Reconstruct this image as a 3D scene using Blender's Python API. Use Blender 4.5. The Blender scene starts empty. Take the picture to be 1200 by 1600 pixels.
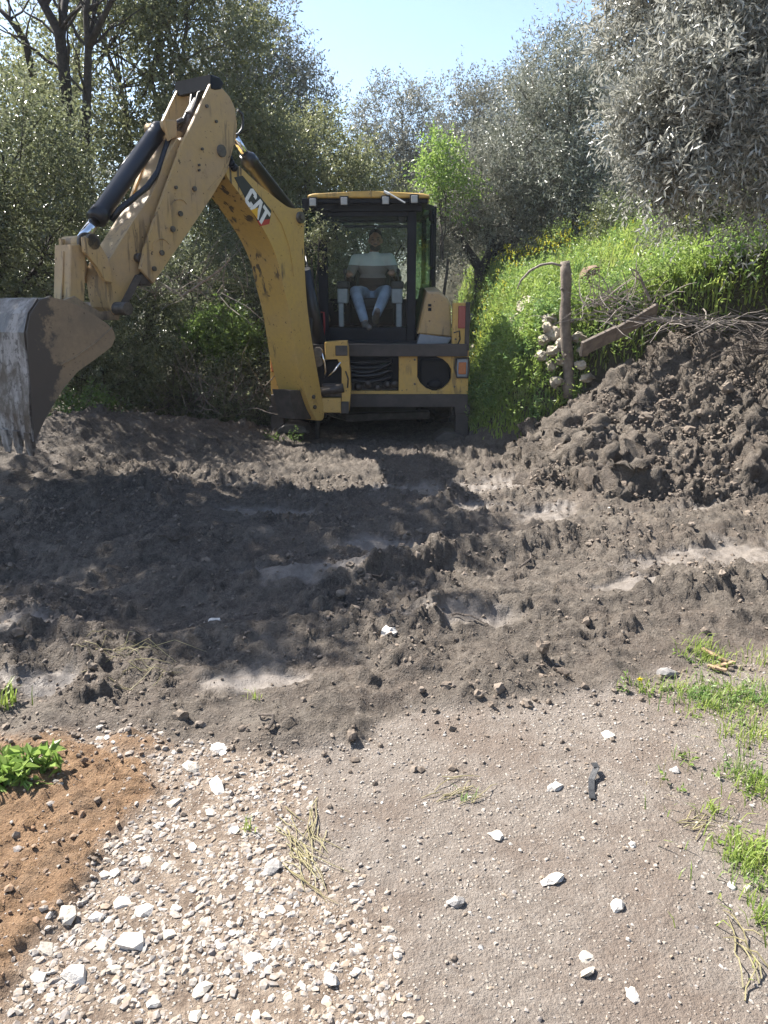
import bpy, bmesh, math, random
import numpy as np
from mathutils import Vector, Matrix

sc = bpy.context.scene
COL = sc.collection
rad = math.radians

# ------------------------------------------------------------------ camera, sky, sun, exposure
PITCH = rad(15.4)
CAM_H = 1.6
cam_d = bpy.data.cameras.new('camera')
cam_d.sensor_fit = 'VERTICAL'
cam_d.sensor_height = 24.0
cam_d.lens = 18.0
cam_d.clip_start = 0.05
cam_d.clip_end = 2000
cam = bpy.data.objects.new('camera', cam_d)
COL.objects.link(cam)
cam.location = (0, 0, CAM_H)
cam.rotation_euler = (rad(90) - PITCH, 0, 0)
sc.camera = cam

SUN_EL, SUN_AZ = 52.0, (-0.84, 0.54)
sv = Vector((SUN_AZ[0], SUN_AZ[1], 0)).normalized() * math.cos(rad(SUN_EL)) + Vector((0, 0, math.sin(rad(SUN_EL))))
world = bpy.data.worlds.new('World')
sc.world = world
world.use_nodes = True
wn = world.node_tree
bg = wn.nodes['Background']
sky = wn.nodes.new('ShaderNodeTexSky')
sky.sky_type = 'NISHITA'
sky.sun_disc = False
sky.sun_elevation = rad(SUN_EL)
sky.sun_rotation = math.atan2(SUN_AZ[0], SUN_AZ[1])
sky.altitude = 200
sky.air_density = 1.0
sky.dust_density = 1.2
sky.ozone_density = 1.0
wn.links.new(sky.outputs[0], bg.inputs[0])
bg.inputs[1].default_value = 0.085
sun_d = bpy.data.lights.new('sun', 'SUN')
sun_d.energy = 5.0
sun_d.angle = rad(0.5)
sun_d.color = (1.0, 0.95, 0.88)
sun = bpy.data.objects.new('sun', sun_d)
COL.objects.link(sun)
sun.location = sv * 60
sun.rotation_euler = sv.to_track_quat('Z', 'Y').to_euler()
vs = sc.view_settings
vs.view_transform = 'Standard'
vs.look = 'None'
vs.exposure = 1.7
vs.gamma = 1.0
vs.use_curve_mapping = False
cy = sc.cycles
cy.use_denoising = True
cy.max_bounces = 8
cy.transparent_max_bounces = 12

# ------------------------------------------------------------------ helpers
rng = np.random.default_rng(11)
random.seed(11)
_c, _s = math.cos(PITCH), math.sin(PITCH)


def ray(u, v):
    xc = (u - 600) / 1200.0
    yc = -(v - 800) / 1200.0
    return xc, _c + yc * _s, -_s + yc * _c


def P(u, v, Y):
    """point of the place at distance Y seen in that direction"""
    x, y, z = ray(u, v)
    t = Y / y
    return Vector((x * t, Y, CAM_H + z * t))


def link(o):
    COL.objects.link(o)
    return o


def tag(o, label=None, cat=None, group=None, kind=None):
    if label: o['label'] = label
    if cat: o['category'] = cat
    if group: o['group'] = group
    if kind: o['kind'] = kind
    return o


def thing(name, label, cat, loc=(0, 0, 0), group=None):
    o = bpy.data.objects.new(name, None)
    o.empty_display_size = 0.2
    link(o)
    o.location = loc
    return tag(o, label, cat, group)


def attach(o, parent):
    """geometry is in world metres; keep it there under its parent"""
    o.parent = parent
    if parent.parent is None:
        o.location = -Vector(parent.location)
    return o


def mesh_np(name, V, F, mat, parent=None, smooth=False, attrs=None):
    V = np.asarray(V, dtype=np.float32).reshape(-1, 3)
    F = np.asarray(F, dtype=np.int32)
    k = F.shape[1]
    me = bpy.data.meshes.new(name)
    me.vertices.add(len(V)); me.vertices.foreach_set('co', V.ravel())
    me.loops.add(F.size); me.loops.foreach_set('vertex_index', F.ravel())
    me.polygons.add(len(F))
    me.polygons.foreach_set('loop_start', np.arange(len(F), dtype=np.int32) * k)
    me.polygons.foreach_set('use_smooth', np.full(len(F), smooth))
    me.update(calc_edges=True)
    if attrs:
        for an, arr in attrs.items():
            a = me.color_attributes.new(an, 'FLOAT_COLOR', 'POINT')
            a.data.foreach_set('color', np.asarray(arr, dtype=np.float32).ravel())
    if mat: me.materials.append(mat)
    o = link(bpy.data.objects.new(name, me))
    if parent: attach(o, parent)
    return o


class MB:
    """collects shapes and links them as ONE mesh object"""
    def __init__(self): self.bm = bmesh.new()

    def box(self, x0, x1, y0, y1, z0, z1, bev=0.006):
        vs_ = [self.bm.verts.new((x, y, z)) for x in (x0, x1) for y in (y0, y1) for z in (z0, z1)]
        fs = [(0, 1, 3, 2), (4, 6, 7, 5), (0, 4, 5, 1), (2, 3, 7, 6), (0, 2, 6, 4), (1, 5, 7, 3)]
        faces = [self.bm.faces.new([vs_[i] for i in f]) for f in fs]
        if bev:
            ed = list({e for f in faces for e in f.edges})
            bmesh.ops.bevel(self.bm, geom=ed, offset=bev, segments=2, profile=0.5, affect='EDGES')
        return self

    def obox(self, a, b, w, h, up=(0, 0, 1), bev=0.005):
        """box along a->b, width w (sideways), height h (along up)"""
        a, b = Vector(a), Vector(b)
        d = (b - a).normalized(); s = d.cross(Vector(up)).normalized(); u = s.cross(d)
        vs_ = [self.bm.verts.new(p + s * i * w / 2 + u * j * h / 2) for p in (a, b) for i in (-1, 1) for j in (-1, 1)]
        fs = [(0, 1, 3, 2), (4, 6, 7, 5), (0, 4, 5, 1), (2, 3, 7, 6), (0, 2, 6, 4), (1, 5, 7, 3)]
        faces = [self.bm.faces.new([vs_[i] for i in f]) for f in fs]
        if bev:
            ed = list({e for f in faces for e in f.edges})
            bmesh.ops.bevel(self.bm, geom=ed, offset=bev, segments=2, profile=0.5, affect='EDGES')
        return self

    def prism(self, A, B, bev=0.004, caps=True):
        """two matching outlines of points joined to a solid"""
        va = [self.bm.verts.new(p) for p in A]; vb = [self.bm.verts.new(p) for p in B]
        n = len(va); caps_ = []
        if caps:
            caps_.append(self.bm.faces.new(va)); caps_.append(self.bm.faces.new(vb[::-1]))
        for i in range(n):
            self.bm.faces.new((va[(i + 1) % n], va[i], vb[i], vb[(i + 1) % n]))
        if bev and caps:
            ed = list({e for f in caps_ for e in f.edges})
            bmesh.ops.bevel(self.bm, geom=ed, offset=bev, segments=1, affect='EDGES')
        return self

    def tube(self, pts, r, n=10, cap=True):
        pts = [Vector(p) for p in pts]
        rr = r if hasattr(r, '__len__') else [r] * len(pts)
        rings = []
        ref = None
        for i, p in enumerate(pts):
            d = (pts[min(i + 1, len(pts) - 1)] - pts[max(i - 1, 0)])
            d = d.normalized() if d.length > 1e-9 else Vector((0, 0, 1))
            if ref is None:
                ref = d.orthogonal().normalized()
            s = (ref - d * ref.dot(d))
            s = s.normalized() if s.length > 1e-6 else d.orthogonal().normalized()
            ref = s
            t = d.cross(s)
            rings.append([self.bm.verts.new(p + (s * math.cos(2 * math.pi * k / n) + t * math.sin(2 * math.pi * k / n)) * rr[i]) for k in range(n)])
        for i in range(len(rings) - 1):
            for k in range(n):
                f = self.bm.faces.new((rings[i][k], rings[i][(k + 1) % n], rings[i + 1][(k + 1) % n], rings[i + 1][k]))
                f.smooth = n > 6
        if cap:
            self.bm.faces.new(rings[0][::-1]); self.bm.faces.new(rings[-1])
        return self

    def cyl(self, a, b, r, n=20): return self.tube([a, b], r, n)

    def ell(self, c, r, sub=2, rot=None):
        m = Matrix.Translation(Vector(c)) @ (rot.to_4x4() if rot else Matrix()) @ Matrix.Diagonal((*((r, r, r) if not hasattr(r, '__len__') else r), 1))
        g = bmesh.ops.create_icosphere(self.bm, subdivisions=sub, radius=1, matrix=m)
        for v in g['verts']:
            for f in v.link_faces: f.smooth = True
        return self

    def chain(self, pts, rs, step=0.4):
        pts = [Vector(p) for p in pts]
        for i in range(len(pts) - 1):
            L = (pts[i + 1] - pts[i]).length
            n = max(2, int(L / (min(rs[i], rs[i + 1]) * step)))
            for k in range(n + 1):
                t = k / n
                self.ell(pts[i].lerp(pts[i + 1], t), rs[i] * (1 - t) + rs[i + 1] * t, sub=2)
        return self

    def build(self, name, mat, parent=None):
        bmesh.ops.recalc_face_normals(self.bm, faces=self.bm.faces)
        me = bpy.data.meshes.new(name)
        self.bm.to_mesh(me); self.bm.free()
        me.materials.append(mat)
        o = link(bpy.data.objects.new(name, me))
        if parent: attach(o, parent)
        return o

    def build_remeshed(self, name, mat, parent, voxel, smooth_it=4):
        """fuse the volumes to one continuous surface"""
        me = bpy.data.meshes.new(name + '_src')
        self.bm.to_mesh(me); self.bm.free()
        t = link(bpy.data.objects.new(name + '_src', me))
        m = t.modifiers.new('r', 'REMESH'); m.mode = 'VOXEL'; m.voxel_size = voxel
        m2 = t.modifiers.new('s', 'SMOOTH'); m2.iterations = smooth_it; m2.factor = 0.5
        bpy.context.view_layer.update()
        dg = bpy.context.evaluated_depsgraph_get()
        me2 = bpy.data.meshes.new_from_object(t.evaluated_get(dg))
        bpy.data.objects.remove(t); bpy.data.meshes.remove(me)
        me2.name = name
        me2.polygons.foreach_set('use_smooth', np.full(len(me2.polygons), True))
        me2.materials.clear(); me2.materials.append(mat)
        o = link(bpy.data.objects.new(name, me2))
        if parent: attach(o, parent)
        return o


# ---- numpy noise
def _h(ix, iy, seed):
    ix = ix.astype(np.int64).astype(np.uint32); iy = iy.astype(np.int64).astype(np.uint32)
    with np.errstate(over='ignore'):
        h = ix * np.uint32(374761393) + iy * np.uint32(668265263) + np.uint32((seed * 974711 + 12345) & 0xffffffff)
        h = (h ^ (h >> np.uint32(13))) * np.uint32(1274126177)
        h = h ^ (h >> np.uint32(16))
        h = h * np.uint32(2246822519); h = h ^ (h >> np.uint32(15))
    return h.astype(np.float64) / 4294967295.0


def vn(x, y, seed=0):
    ix, iy = np.floor(x), np.floor(y)
    fx, fy = x - ix, y - iy
    fx = fx * fx * fx * (fx * (fx * 6 - 15) + 10); fy = fy * fy * fy * (fy * (fy * 6 - 15) + 10)
    a, b = _h(ix, iy, seed), _h(ix + 1, iy, seed)
    c, d = _h(ix, iy + 1, seed), _h(ix + 1, iy + 1, seed)
    return (a + (b - a) * fx) * (1 - fy) + (c + (d - c) * fx) * fy


def fbm(x, y, oct=4, seed=0, gain=0.5):
    s, a, t = 0, 1.0, 0
    for i in range(oct):
        s = s + a * (vn(x, y, seed + i * 7) - 0.5); t += a
        ca, sa = math.cos(0.7), math.sin(0.7)
        x, y = (x * ca - y * sa) * 2.03 + 3.1, (x * sa + y * ca) * 2.03 + 1.7
        a *= gain
    return 2 * s / t


def clods(x, y, cell, seed, dens=0.7):
    """rounded broken lumps on a jittered grid, height 0..1 in units of cell"""
    wx = x / cell + 0.35 * (vn(x / cell * 2.3, y / cell * 2.3, seed + 50) - 0.5)
    wy = y / cell + 0.35 * (vn(x / cell * 2.3, y / cell * 2.3, seed + 60) - 0.5)
    ix, iy = np.floor(wx), np.floor(wy)
    out = np.zeros_like(wx)
    for dx in (-1, 0, 1):
        for dy in (-1, 0, 1):
            jx, jy = ix + dx, iy + dy
            cx = jx + 0.15 + 0.7 * _h(jx, jy, seed); cyy = jy + 0.15 + 0.7 * _h(jx, jy, seed + 1)
            r = 0.25 + 0.45 * _h(jx, jy, seed + 2); on = _h(jx, jy, seed + 3) < dens
            d2 = (wx - cx) ** 2 + (wy - cyy) ** 2
            hgt = np.sqrt(np.maximum(0, r * r - d2)) * (0.5 + 0.8 * _h(jx, jy, seed + 4)) * on
            out = np.maximum(out, hgt)
    return out


def chunks(x, y, cell, seed, dens=0.6, tilt=0.5):
    """broken angular crust pieces: each cell a tilted facet at its own height, units of cell"""
    w = 0.55
    wx = x / cell + w * fbm(x / cell * 1.7, y / cell * 1.7, 3, seed + 50, .6)
    wy = y / cell + w * fbm(x / cell * 1.7, y / cell * 1.7, 3, seed + 60, .6)
    ix, iy = np.floor(wx), np.floor(wy)
    f1 = np.full(wx.shape, 9.0); f2 = np.full(wx.shape, 9.0); hh_ = np.zeros_like(wx)
    for dx in (-1, 0, 1):
        for dy in (-1, 0, 1):
            jx, jy = ix + dx, iy + dy
            ex = wx - (jx + 0.1 + 0.8 * _h(jx, jy, seed)); ey = wy - (jy + 0.1 + 0.8 * _h(jx, jy, seed + 1))
            d = ex * ex + ey * ey
            on = _h(jx, jy, seed + 3) < dens
            hv = on * (0.25 + 0.75 * _h(jx, jy, seed + 4) + tilt * (2 * _h(jx, jy, seed + 5) - 1) * ex + tilt * (2 * _h(jx, jy, seed + 6) - 1) * ey)
            c1 = d < f1
            f2 = np.where(c1, f1, np.minimum(f2, d)); hh_ = np.where(c1, hv, hh_); f1 = np.where(c1, d, f1)
    return np.maximum(hh_, 0) * np.clip((np.sqrt(f2) - np.sqrt(f1)) / 0.42, 0, 1) ** .8


def sstep(a, b, x):
    t = np.clip((x - a) / (b - a), 0, 1)
    return t * t * (3 - 2 * t)


# ---- materials
def new_mat(name):
    m = bpy.data.materials.new(name); m.use_nodes = True
    nt = m.node_tree
    return m, nt, nt.nodes['Principled BSDF']


def nd(nt, t, **kw):
    n = nt.nodes.new(t)
    for k, v in kw.items(): setattr(n, k, v)
    return n


def mixc(nt, fac, a, b, blend='MIX'):
    n = nt.nodes.new('ShaderNodeMix'); n.data_type = 'RGBA'; n.blend_type = blend
    for sock, val in ((n.inputs[0], fac), (n.inputs[6], a), (n.inputs[7], b)):
        if hasattr(val, 'is_output'): nt.links.new(val, sock)
        elif isinstance(val, (int, float)): sock.default_value = val
        else: sock.default_value = (*val[:3], 1)
    return n.outputs[2]


def noise(nt, vec, scale, detail=6, rough=0.6, dist=0.0):
    n = nd(nt, 'ShaderNodeTexNoise')
    n.inputs['Scale'].default_value = scale; n.inputs['Detail'].default_value = detail
    n.inputs['Roughness'].default_value = rough; n.inputs['Distortion'].default_value = dist
    if vec is not None: nt.links.new(vec, n.inputs['Vector'])
    return n.outputs['Fac']


def ramp(nt, fac, a, b, va=0.0, vb=1.0):
    n = nd(nt, 'ShaderNodeMapRange'); n.interpolation_type = 'SMOOTHSTEP'
    nt.links.new(fac, n.inputs[0])
    for i, v in ((1, a), (2, b), (3, va), (4, vb)): n.inputs[i].default_value = v
    return n.outputs[0]


def math_(nt, op, a, b=None):
    n = nd(nt, 'ShaderNodeMath', operation=op)
    for s_, v in ((n.inputs[0], a), (n.inputs[1], b)):
        if v is None: continue
        if hasattr(v, 'is_output'): nt.links.new(v, s_)
        else: s_.default_value = v
    return n.outputs[0]


def bump(nt, bsdf, h, strength=0.5, dist=0.02):
    b = nd(nt, 'ShaderNodeBump'); b.inputs['Strength'].default_value = strength; b.inputs['Distance'].default_value = dist
    nt.links.new(h, b.inputs['Height']); nt.links.new(b.outputs[0], bsdf.inputs['Normal'])


def geo_pos(nt): return nd(nt, 'ShaderNodeNewGeometry').outputs['Position']


def stretch(nt, vec, sx, sy, sz):
    m = nd(nt, 'ShaderNodeMapping'); m.inputs['Scale'].default_value = (sx, sy, sz)
    nt.links.new(vec, m.inputs[0]); return m.outputs[0]


def simple(name, col, rough=0.6, metal=0.0, var=0.25, scale=18, bmp=0.15, spec=0.5):
    m, nt, b = new_mat(name)
    p = geo_pos(nt)
    n = noise(nt, p, scale)
    nt.links.new(mixc(nt, ramp(nt, n, 0.3, 0.7), [c * (1 - var) for c in col], [min(1, c * (1 + var)) for c in col]), b.inputs['Base Color'])
    b.inputs['Roughness'].default_value = rough; b.inputs['Metallic'].default_value = metal
    b.inputs['Specular IOR Level'].default_value = spec
    if bmp: bump(nt, b, noise(nt, p, scale * 4), bmp, 0.01)
    return m


def paint(name, col, dust, dust_amt, scratch_col=(0.05, 0.04, 0.035), scratch=0.5, rough=0.42):
    """worn machine paint: dust, dark scratches and chips"""
    m, nt, b = new_mat(name)
    p = geo_pos(nt)
    n1 = noise(nt, p, 3.2, 8, 0.65)
    n2 = noise(nt, p, 24, 6, 0.7)
    c = mixc(nt, ramp(nt, n1, 0.38, 0.68, 0.0, dust_amt), col, dust)
    c = mixc(nt, ramp(nt, n2, 0.35, 0.7, 0, 0.25), c, [k * 0.7 for k in dust])
    st = noise(nt, stretch(nt, p, 14, 14, 1.6), 1.0, 5, 0.6, 0.4)
    big = noise(nt, p, 1.7, 3, 0.5)
    scr = math_(nt, 'MULTIPLY', ramp(nt, st, 0.55, 0.61), ramp(nt, big, 0.46, 0.56, 0, scratch))
    c = mixc(nt, scr, c, scratch_col)
    rust = math_(nt, 'MULTIPLY', ramp(nt, noise(nt, p, 7, 8, .75), 0.58, 0.68), ramp(nt, noise(nt, p, 1.3, 2), .45, .6, 0, .75))
    c = mixc(nt, rust, c, (0.10, 0.052, 0.024))
    chips = ramp(nt, noise(nt, p, 30, 3, 0.6), 0.66, 0.70, 0, 0.85)
    c = mixc(nt, chips, c, (0.06, 0.035, 0.02))
    nt.links.new(c, b.inputs['Base Color'])
    nt.links.new(ramp(nt, n1, 0.3, 0.7, rough, rough + 0.25), b.inputs['Roughness'])
    bump(nt, b, n2, 0.06, 0.01)
    return m


def leaf_mat(name, c1, c2, under=None, trans=0.35, rough=0.45, spec=0.4, tcol=None, alt=None):
    m, nt, b = new_mat(name)
    g = nd(nt, 'ShaderNodeNewGeometry')
    c = mixc(nt, g.outputs['Random Per Island'], c1, c2)
    big = noise(nt, g.outputs['Position'], 1.3, 3)
    c = mixc(nt, ramp(nt, big, 0.35, 0.65, 0, 0.45), c, [k * 0.75 for k in c1])
    if alt:
        c = mixc(nt, ramp(nt, noise(nt, g.outputs['Position'], 2.6, 5, .65), .5, .64, 0, .75), c, alt[0])
        c = mixc(nt, ramp(nt, noise(nt, g.outputs['Position'], 4.1, 5, .65), .54, .68, 0, .7), c, alt[1])
    if under: c = mixc(nt, g.outputs['Backfacing'], c, under)
    nt.links.new(c, b.inputs['Base Color'])
    b.inputs['Roughness'].default_value = rough
    b.inputs['Specular IOR Level'].default_value = spec
    t = nd(nt, 'ShaderNodeBsdfTranslucent')
    if tcol: t.inputs[0].default_value = (*tcol, 1)
    else: nt.links.new(c, t.inputs[0])
    mx = nd(nt, 'ShaderNodeMixShader'); mx.inputs[0].default_value = trans
    nt.links.new(b.outputs[0], mx.inputs[1]); nt.links.new(t.outputs[0], mx.inputs[2])
    nt.links.new(mx.outputs[0], nt.nodes['Material Output'].inputs[0])
    return m


def glass_mat(name, tint, refl=0.08):
    m = bpy.data.materials.new(name); m.use_nodes = True
    nt = m.node_tree; nt.nodes.clear()
    out = nd(nt, 'ShaderNodeOutputMaterial')
    tr = nd(nt, 'ShaderNodeBsdfTransparent'); tr.inputs[0].default_value = (*tint, 1)
    gl = nd(nt, 'ShaderNodeBsdfGlossy'); gl.inputs['Roughness'].default_value = 0.03
    lw = nd(nt, 'ShaderNodeLayerWeight'); lw.inputs[0].default_value = 0.25
    mx = nd(nt, 'ShaderNodeMixShader')
    f = ramp(nt, lw.outputs['Facing'], 0.0, 1.0, refl * 0.08, refl * 3)
    nt.links.new(f, mx.inputs[0]); nt.links.new(tr.outputs[0], mx.inputs[1]); nt.links.new(gl.outputs[0], mx.inputs[2])
    nt.links.new(mx.outputs[0], out.inputs[0])
    return m


# ------------------------------------------------------------------ ground shape
YM_X = [-6, -1.5, -.96, -.66, -.43, -.1, 0, .8, .98, 1.32, 1.84, 6]
YM_Y = [2.6, 2.62, 2.53, 2.55, 2.46, 2.56, 2.74, 2.86, 2.92, 3.1, 3.38, 3.5]


def zones(x, y):
    w = 0.09 * fbm(x * 3.1, y * 3.1, 4, 5)
    w2 = 0.05 * fbm(x * 9, y * 9, 3, 8)
    ym = np.interp(x, YM_X, YM_Y)
    mud = sstep(-0.07, 0.07, y - ym + w + w2)
    xo = np.interp(y, [0, 1.4, 1.62, 1.78, 1.96, 2.24, 2.40, 2.52], [-.95, -.91, -.9, -.84, -.87, -.80, -.85, -1.15])
    orange = sstep(0.06, -0.06, x - xo + w * 0.8 + w2) * (1 - mud)
    orange = np.maximum(orange, 0.9 * np.exp(-(((x + 0.93) / 0.14) ** 2 + ((y - 2.52) / 0.07) ** 2) ** 2))
    xg = np.interp(y, [0, 1.39, 1.78, 1.96, 2.43, 2.6], [.0, -.04, -.07, -.2, -.36, -.5])
    gravel = sstep(0.10, -0.10, x - xg + w * 1.3 + w2) * (1 - mud) * (1 - orange)
    wet = np.zeros_like(x)
    for cx, cyy, rx, ry, a in ((.45, 6.35, .55, .28, .3), (1.0, 6.6, .4, .25, .2), (2.1, 4.6, .62, .2, .35), (-.62, 2.98, .24, .11, 0.1),
                               (-.42, 4.15, .4, .16, .3), (-1.75, 3.45, .35, .14, .1), (1.15, 5.5, .5, .15, .6), (.0, 4.75, .3, .14, .2), (.85, 5.75, .45, .13, .3), (2.0, 5.55, .5, .12, .3), (-.9, 5.6, .4, .15, .1), (.35, 3.55, .35, .1, .2), (1.3, 4.0, .3, .08, .2), (-1.5, 2.95, .2, .1, 0)):
        X = (x - cx) * math.cos(a) + (y - cyy) * math.sin(a); Y_ = -(x - cx) * math.sin(a) + (y - cyy) * math.cos(a)
        wet = np.maximum(wet, 0.9 * sstep(1.2, 0.6, np.sqrt((X / rx) ** 2 + (Y_ / ry) ** 2) + 0.95 * fbm(x * 5, y * 5, 4, 21)))
    return mud, orange, gravel, wet * mud


def bank_base(x, y):
    """terraced bank on the right, undergrowth rise on the left, hill behind"""
    xe = 0.96 + 3.7 * sstep(8.5, 6.5, y)
    wob = 0.25 * fbm(x * 0.8, y * 0.8, 3, 31)
    t = sstep(0.0, 0.85, x - xe + wob * 0.5)
    z = t * (1.38 + 0.2 * sstep(8.6, 10.0, y) + 0.42 * np.clip(x - 2.0, 0, 12) + 0.10 * np.clip(y - 9, 0, 12) + 0.2 * wob)
    tl = sstep(0.0, 2.5, -2.6 - x + 0.15 * (y - 6) * (y > 6) + wob)
    z = z + tl * (0.35 + 0.12 * np.clip(-4 - x, 0, 30))
    z = z + 0.34 * np.exp(-(((x + 2.7) / 0.9) ** 2 + ((y - 8.0) / 1.0) ** 2)) + 0.28 * np.exp(-(((x + 3.1) / .7) ** 2 + ((y - 6.9) / .9) ** 2)) + 0.16 * np.exp(-(((x + 1.8) / .6) ** 2 + ((y - 8.7) / .6) ** 2))
    z = z + 0.16 * np.exp(-(((x + 2.1) / .9) ** 2 + ((y - 5.9) / .9) ** 2))
    back = sstep(14, 30, y)
    z = z + back * (1.2 + 0.05 * np.clip(y - 20, 0, 200)) * (1 - 0.5 * t)
    return z, t


def berm(x, y, pts, h, w):
    xs = [p[0] for p in pts]; ys = [p[1] for p in pts]
    yc = np.interp(x, xs, ys) + 0.12 * fbm(x * 2.3, y * 0.5, 3, 77)
    on = sstep(xs[0] - .3, xs[0] + .2, x) * sstep(xs[-1] + .3, xs[-1] - .2, x)
    return h * on * np.exp(-((y - yc) / w) ** 2) * (0.6 + 0.8 * vn(x * 3, y * 3, 12))


def ground_z(x, y, fine=True):
    x = np.asarray(x, float); y = np.asarray(y, float)
    z, t = bank_base(x, y)
    mud, orange, gravel, wet = zones(x, y)
    far = sstep(16, 10, y) * sstep(6.5, 4.5, np.abs(x))
    edge = np.interp(x, YM_X, YM_Y)
    flat = sstep(-0.12, 0.40, y - edge + 0.12 * fbm(x * 4, y * 4, 3, 51)) * far * (1 - 0.6 * t)
    under = sstep(8.2, 9.0, y) * sstep(1.2, 0.7, np.abs(x + 0.1))
    flat = flat * (1 - 0.75 * under)
    z = z + flat * (0.06 * fbm(x * 1.1, y * 1.4, 3, 3) + 0.035)
    yy = y - 0.22 * x + 0.15 * fbm(x * .9, y * .9, 2, 17)
    z = z + flat * (0.045 * (1 - np.abs(fbm(x * 1.0, yy * 4.2, 3, 18))) ** 3 * sstep(.35, .65, vn(x * .9, y * .9, 19)) + 0.018 * fbm(x * 3.0, yy * 11, 3, 20))
    z = z + flat * (berm(x, y, [(-2, 2.75), (-.9, 2.72), (-.4, 2.65), (.1, 2.8), (1.0, 3.0)], .03, .10)
                    + berm(x, y, [(-.8, 3.95), (.5, 4.5), (2.9, 5.4)], .09, .13)
                    + berm(x, y, [(-.3, 3.45), (.8, 3.75), (2.6, 4.1)], .05, .14)
                    + berm(x, y, [(-2.2, 3.3), (-1.2, 3.25), (-.5, 3.4)], .06, .12)
                    + berm(x, y, [(-1.9, 4.4), (-.8, 4.9), (.6, 5.2)], .07, .2)
                    + berm(x, y, [(-1.6, 6.9), (-.6, 6.85), (.2, 6.8)], .07, .12))
    if fine:
        rough = np.maximum(flat, 0.45 * mud * far) * (1 - 0.72 * wet)
        patch = 0.80 + 0.65 * sstep(0.3, 0.7, vn(x * 1.7, y * 1.7, 91))
        z = z + rough * patch * (0.26 * 0.19 * chunks(x, y, 0.19, 100, 0.5) + 0.29 * 0.08 * chunks(x, y, 0.08, 200, 0.7)
                                 + 0.5 * 0.036 * chunks(x, y, 0.036, 300, 0.8) + 0.024 * fbm(x * 13, y * 15, 5, 41, 0.7))
        z = z + (1 - mud) * (0.006 * fbm(x * 11, y * 11, 4, 43, 0.6) + orange * (0.045 * fbm(x * 5, y * 5, 5, 45, 0.65) + 0.02 + 0.4 * 0.05 * chunks(x, y, 0.05, 400, 0.5) + 0.5 * 0.02 * chunks(x, y, 0.02, 410, 0.6)))
        z = z + (1 - mud) * 0.35 * 0.017 * clods(x, y, 0.017, 500, 0.35)
        z = z - wet * 0.02
        z = z + (1 - flat) * mud * 0.05 * fbm(x * 4, y * 4, 4, 47)
    return z


def gz(x, y): return float(ground_z(np.array([x]), np.array([y]))[0])


def heap_base(x, y):
    """big mud heap on the right, in front of the bank"""
    w = 0.30 * fbm(x * 1.7, y * 1.7, 4, 61)
    a = (x - 1.22 + w * .8) / 1.75
    b = (y - 5.42 - 0.05 * (x - 2) + w) / 2.05
    m = np.minimum(a, b); k = 0.16
    m = -k * np.log(np.exp(-a / k) + np.exp(-b / k))
    top = 1.52 + 0.05 * (x - 2.4)
    h = top * (np.clip(m, -.15, 1.0) ** 1 - 0.22 * np.clip(m - .55, 0, 1) ** 1.5)
    h = h + (0.20 * fbm(x * 1.6, y * 1.6, 3, 63) + 0.10 * fbm(x * 4, y * 4, 3, 67)) * sstep(0, .3, m)
    h = h - np.clip(y - 7.85, 0, 3) * 0.8
    return h - 0.05, m


def heap_h(x, y, fine=True): return heap_base(x, y)[0]


def heap_disp(x, y, m):
    pr = 0.5 + 0.8 * vn(x * 2.1, y * 2.1, 65)
    q = y * 1.35
    wx, wq = x + 0.07 * fbm(x * 9, q * 9, 4, 73, .65), q + 0.07 * fbm(x * 9, q * 9, 4, 74, .65)
    big = np.abs(fbm(wx * 2.2, wq * 2.2, 3, 75)) - 0.25
    mid = np.abs(fbm(wx * 6.5, wq * 6.5, 4, 76, .6)) - 0.2
    d = pr * (0.16 * big + 0.17 * mid + 0.22 * 0.40 * chunks(wx, wq, 0.40, 600, 0.55) + 0.30 * 0.15 * chunks(x, q, 0.15, 610, 0.55) + 0.42 * 0.055 * chunks(x, q, 0.055, 620, 0.7)
              + 0.062 * fbm(x * 12, q * 12, 5, 68, 0.72) + 0.022 * fbm(x * 40, q * 40, 2, 69, 0.6))
    return d * sstep(-0.1, 0.12, m)


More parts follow.
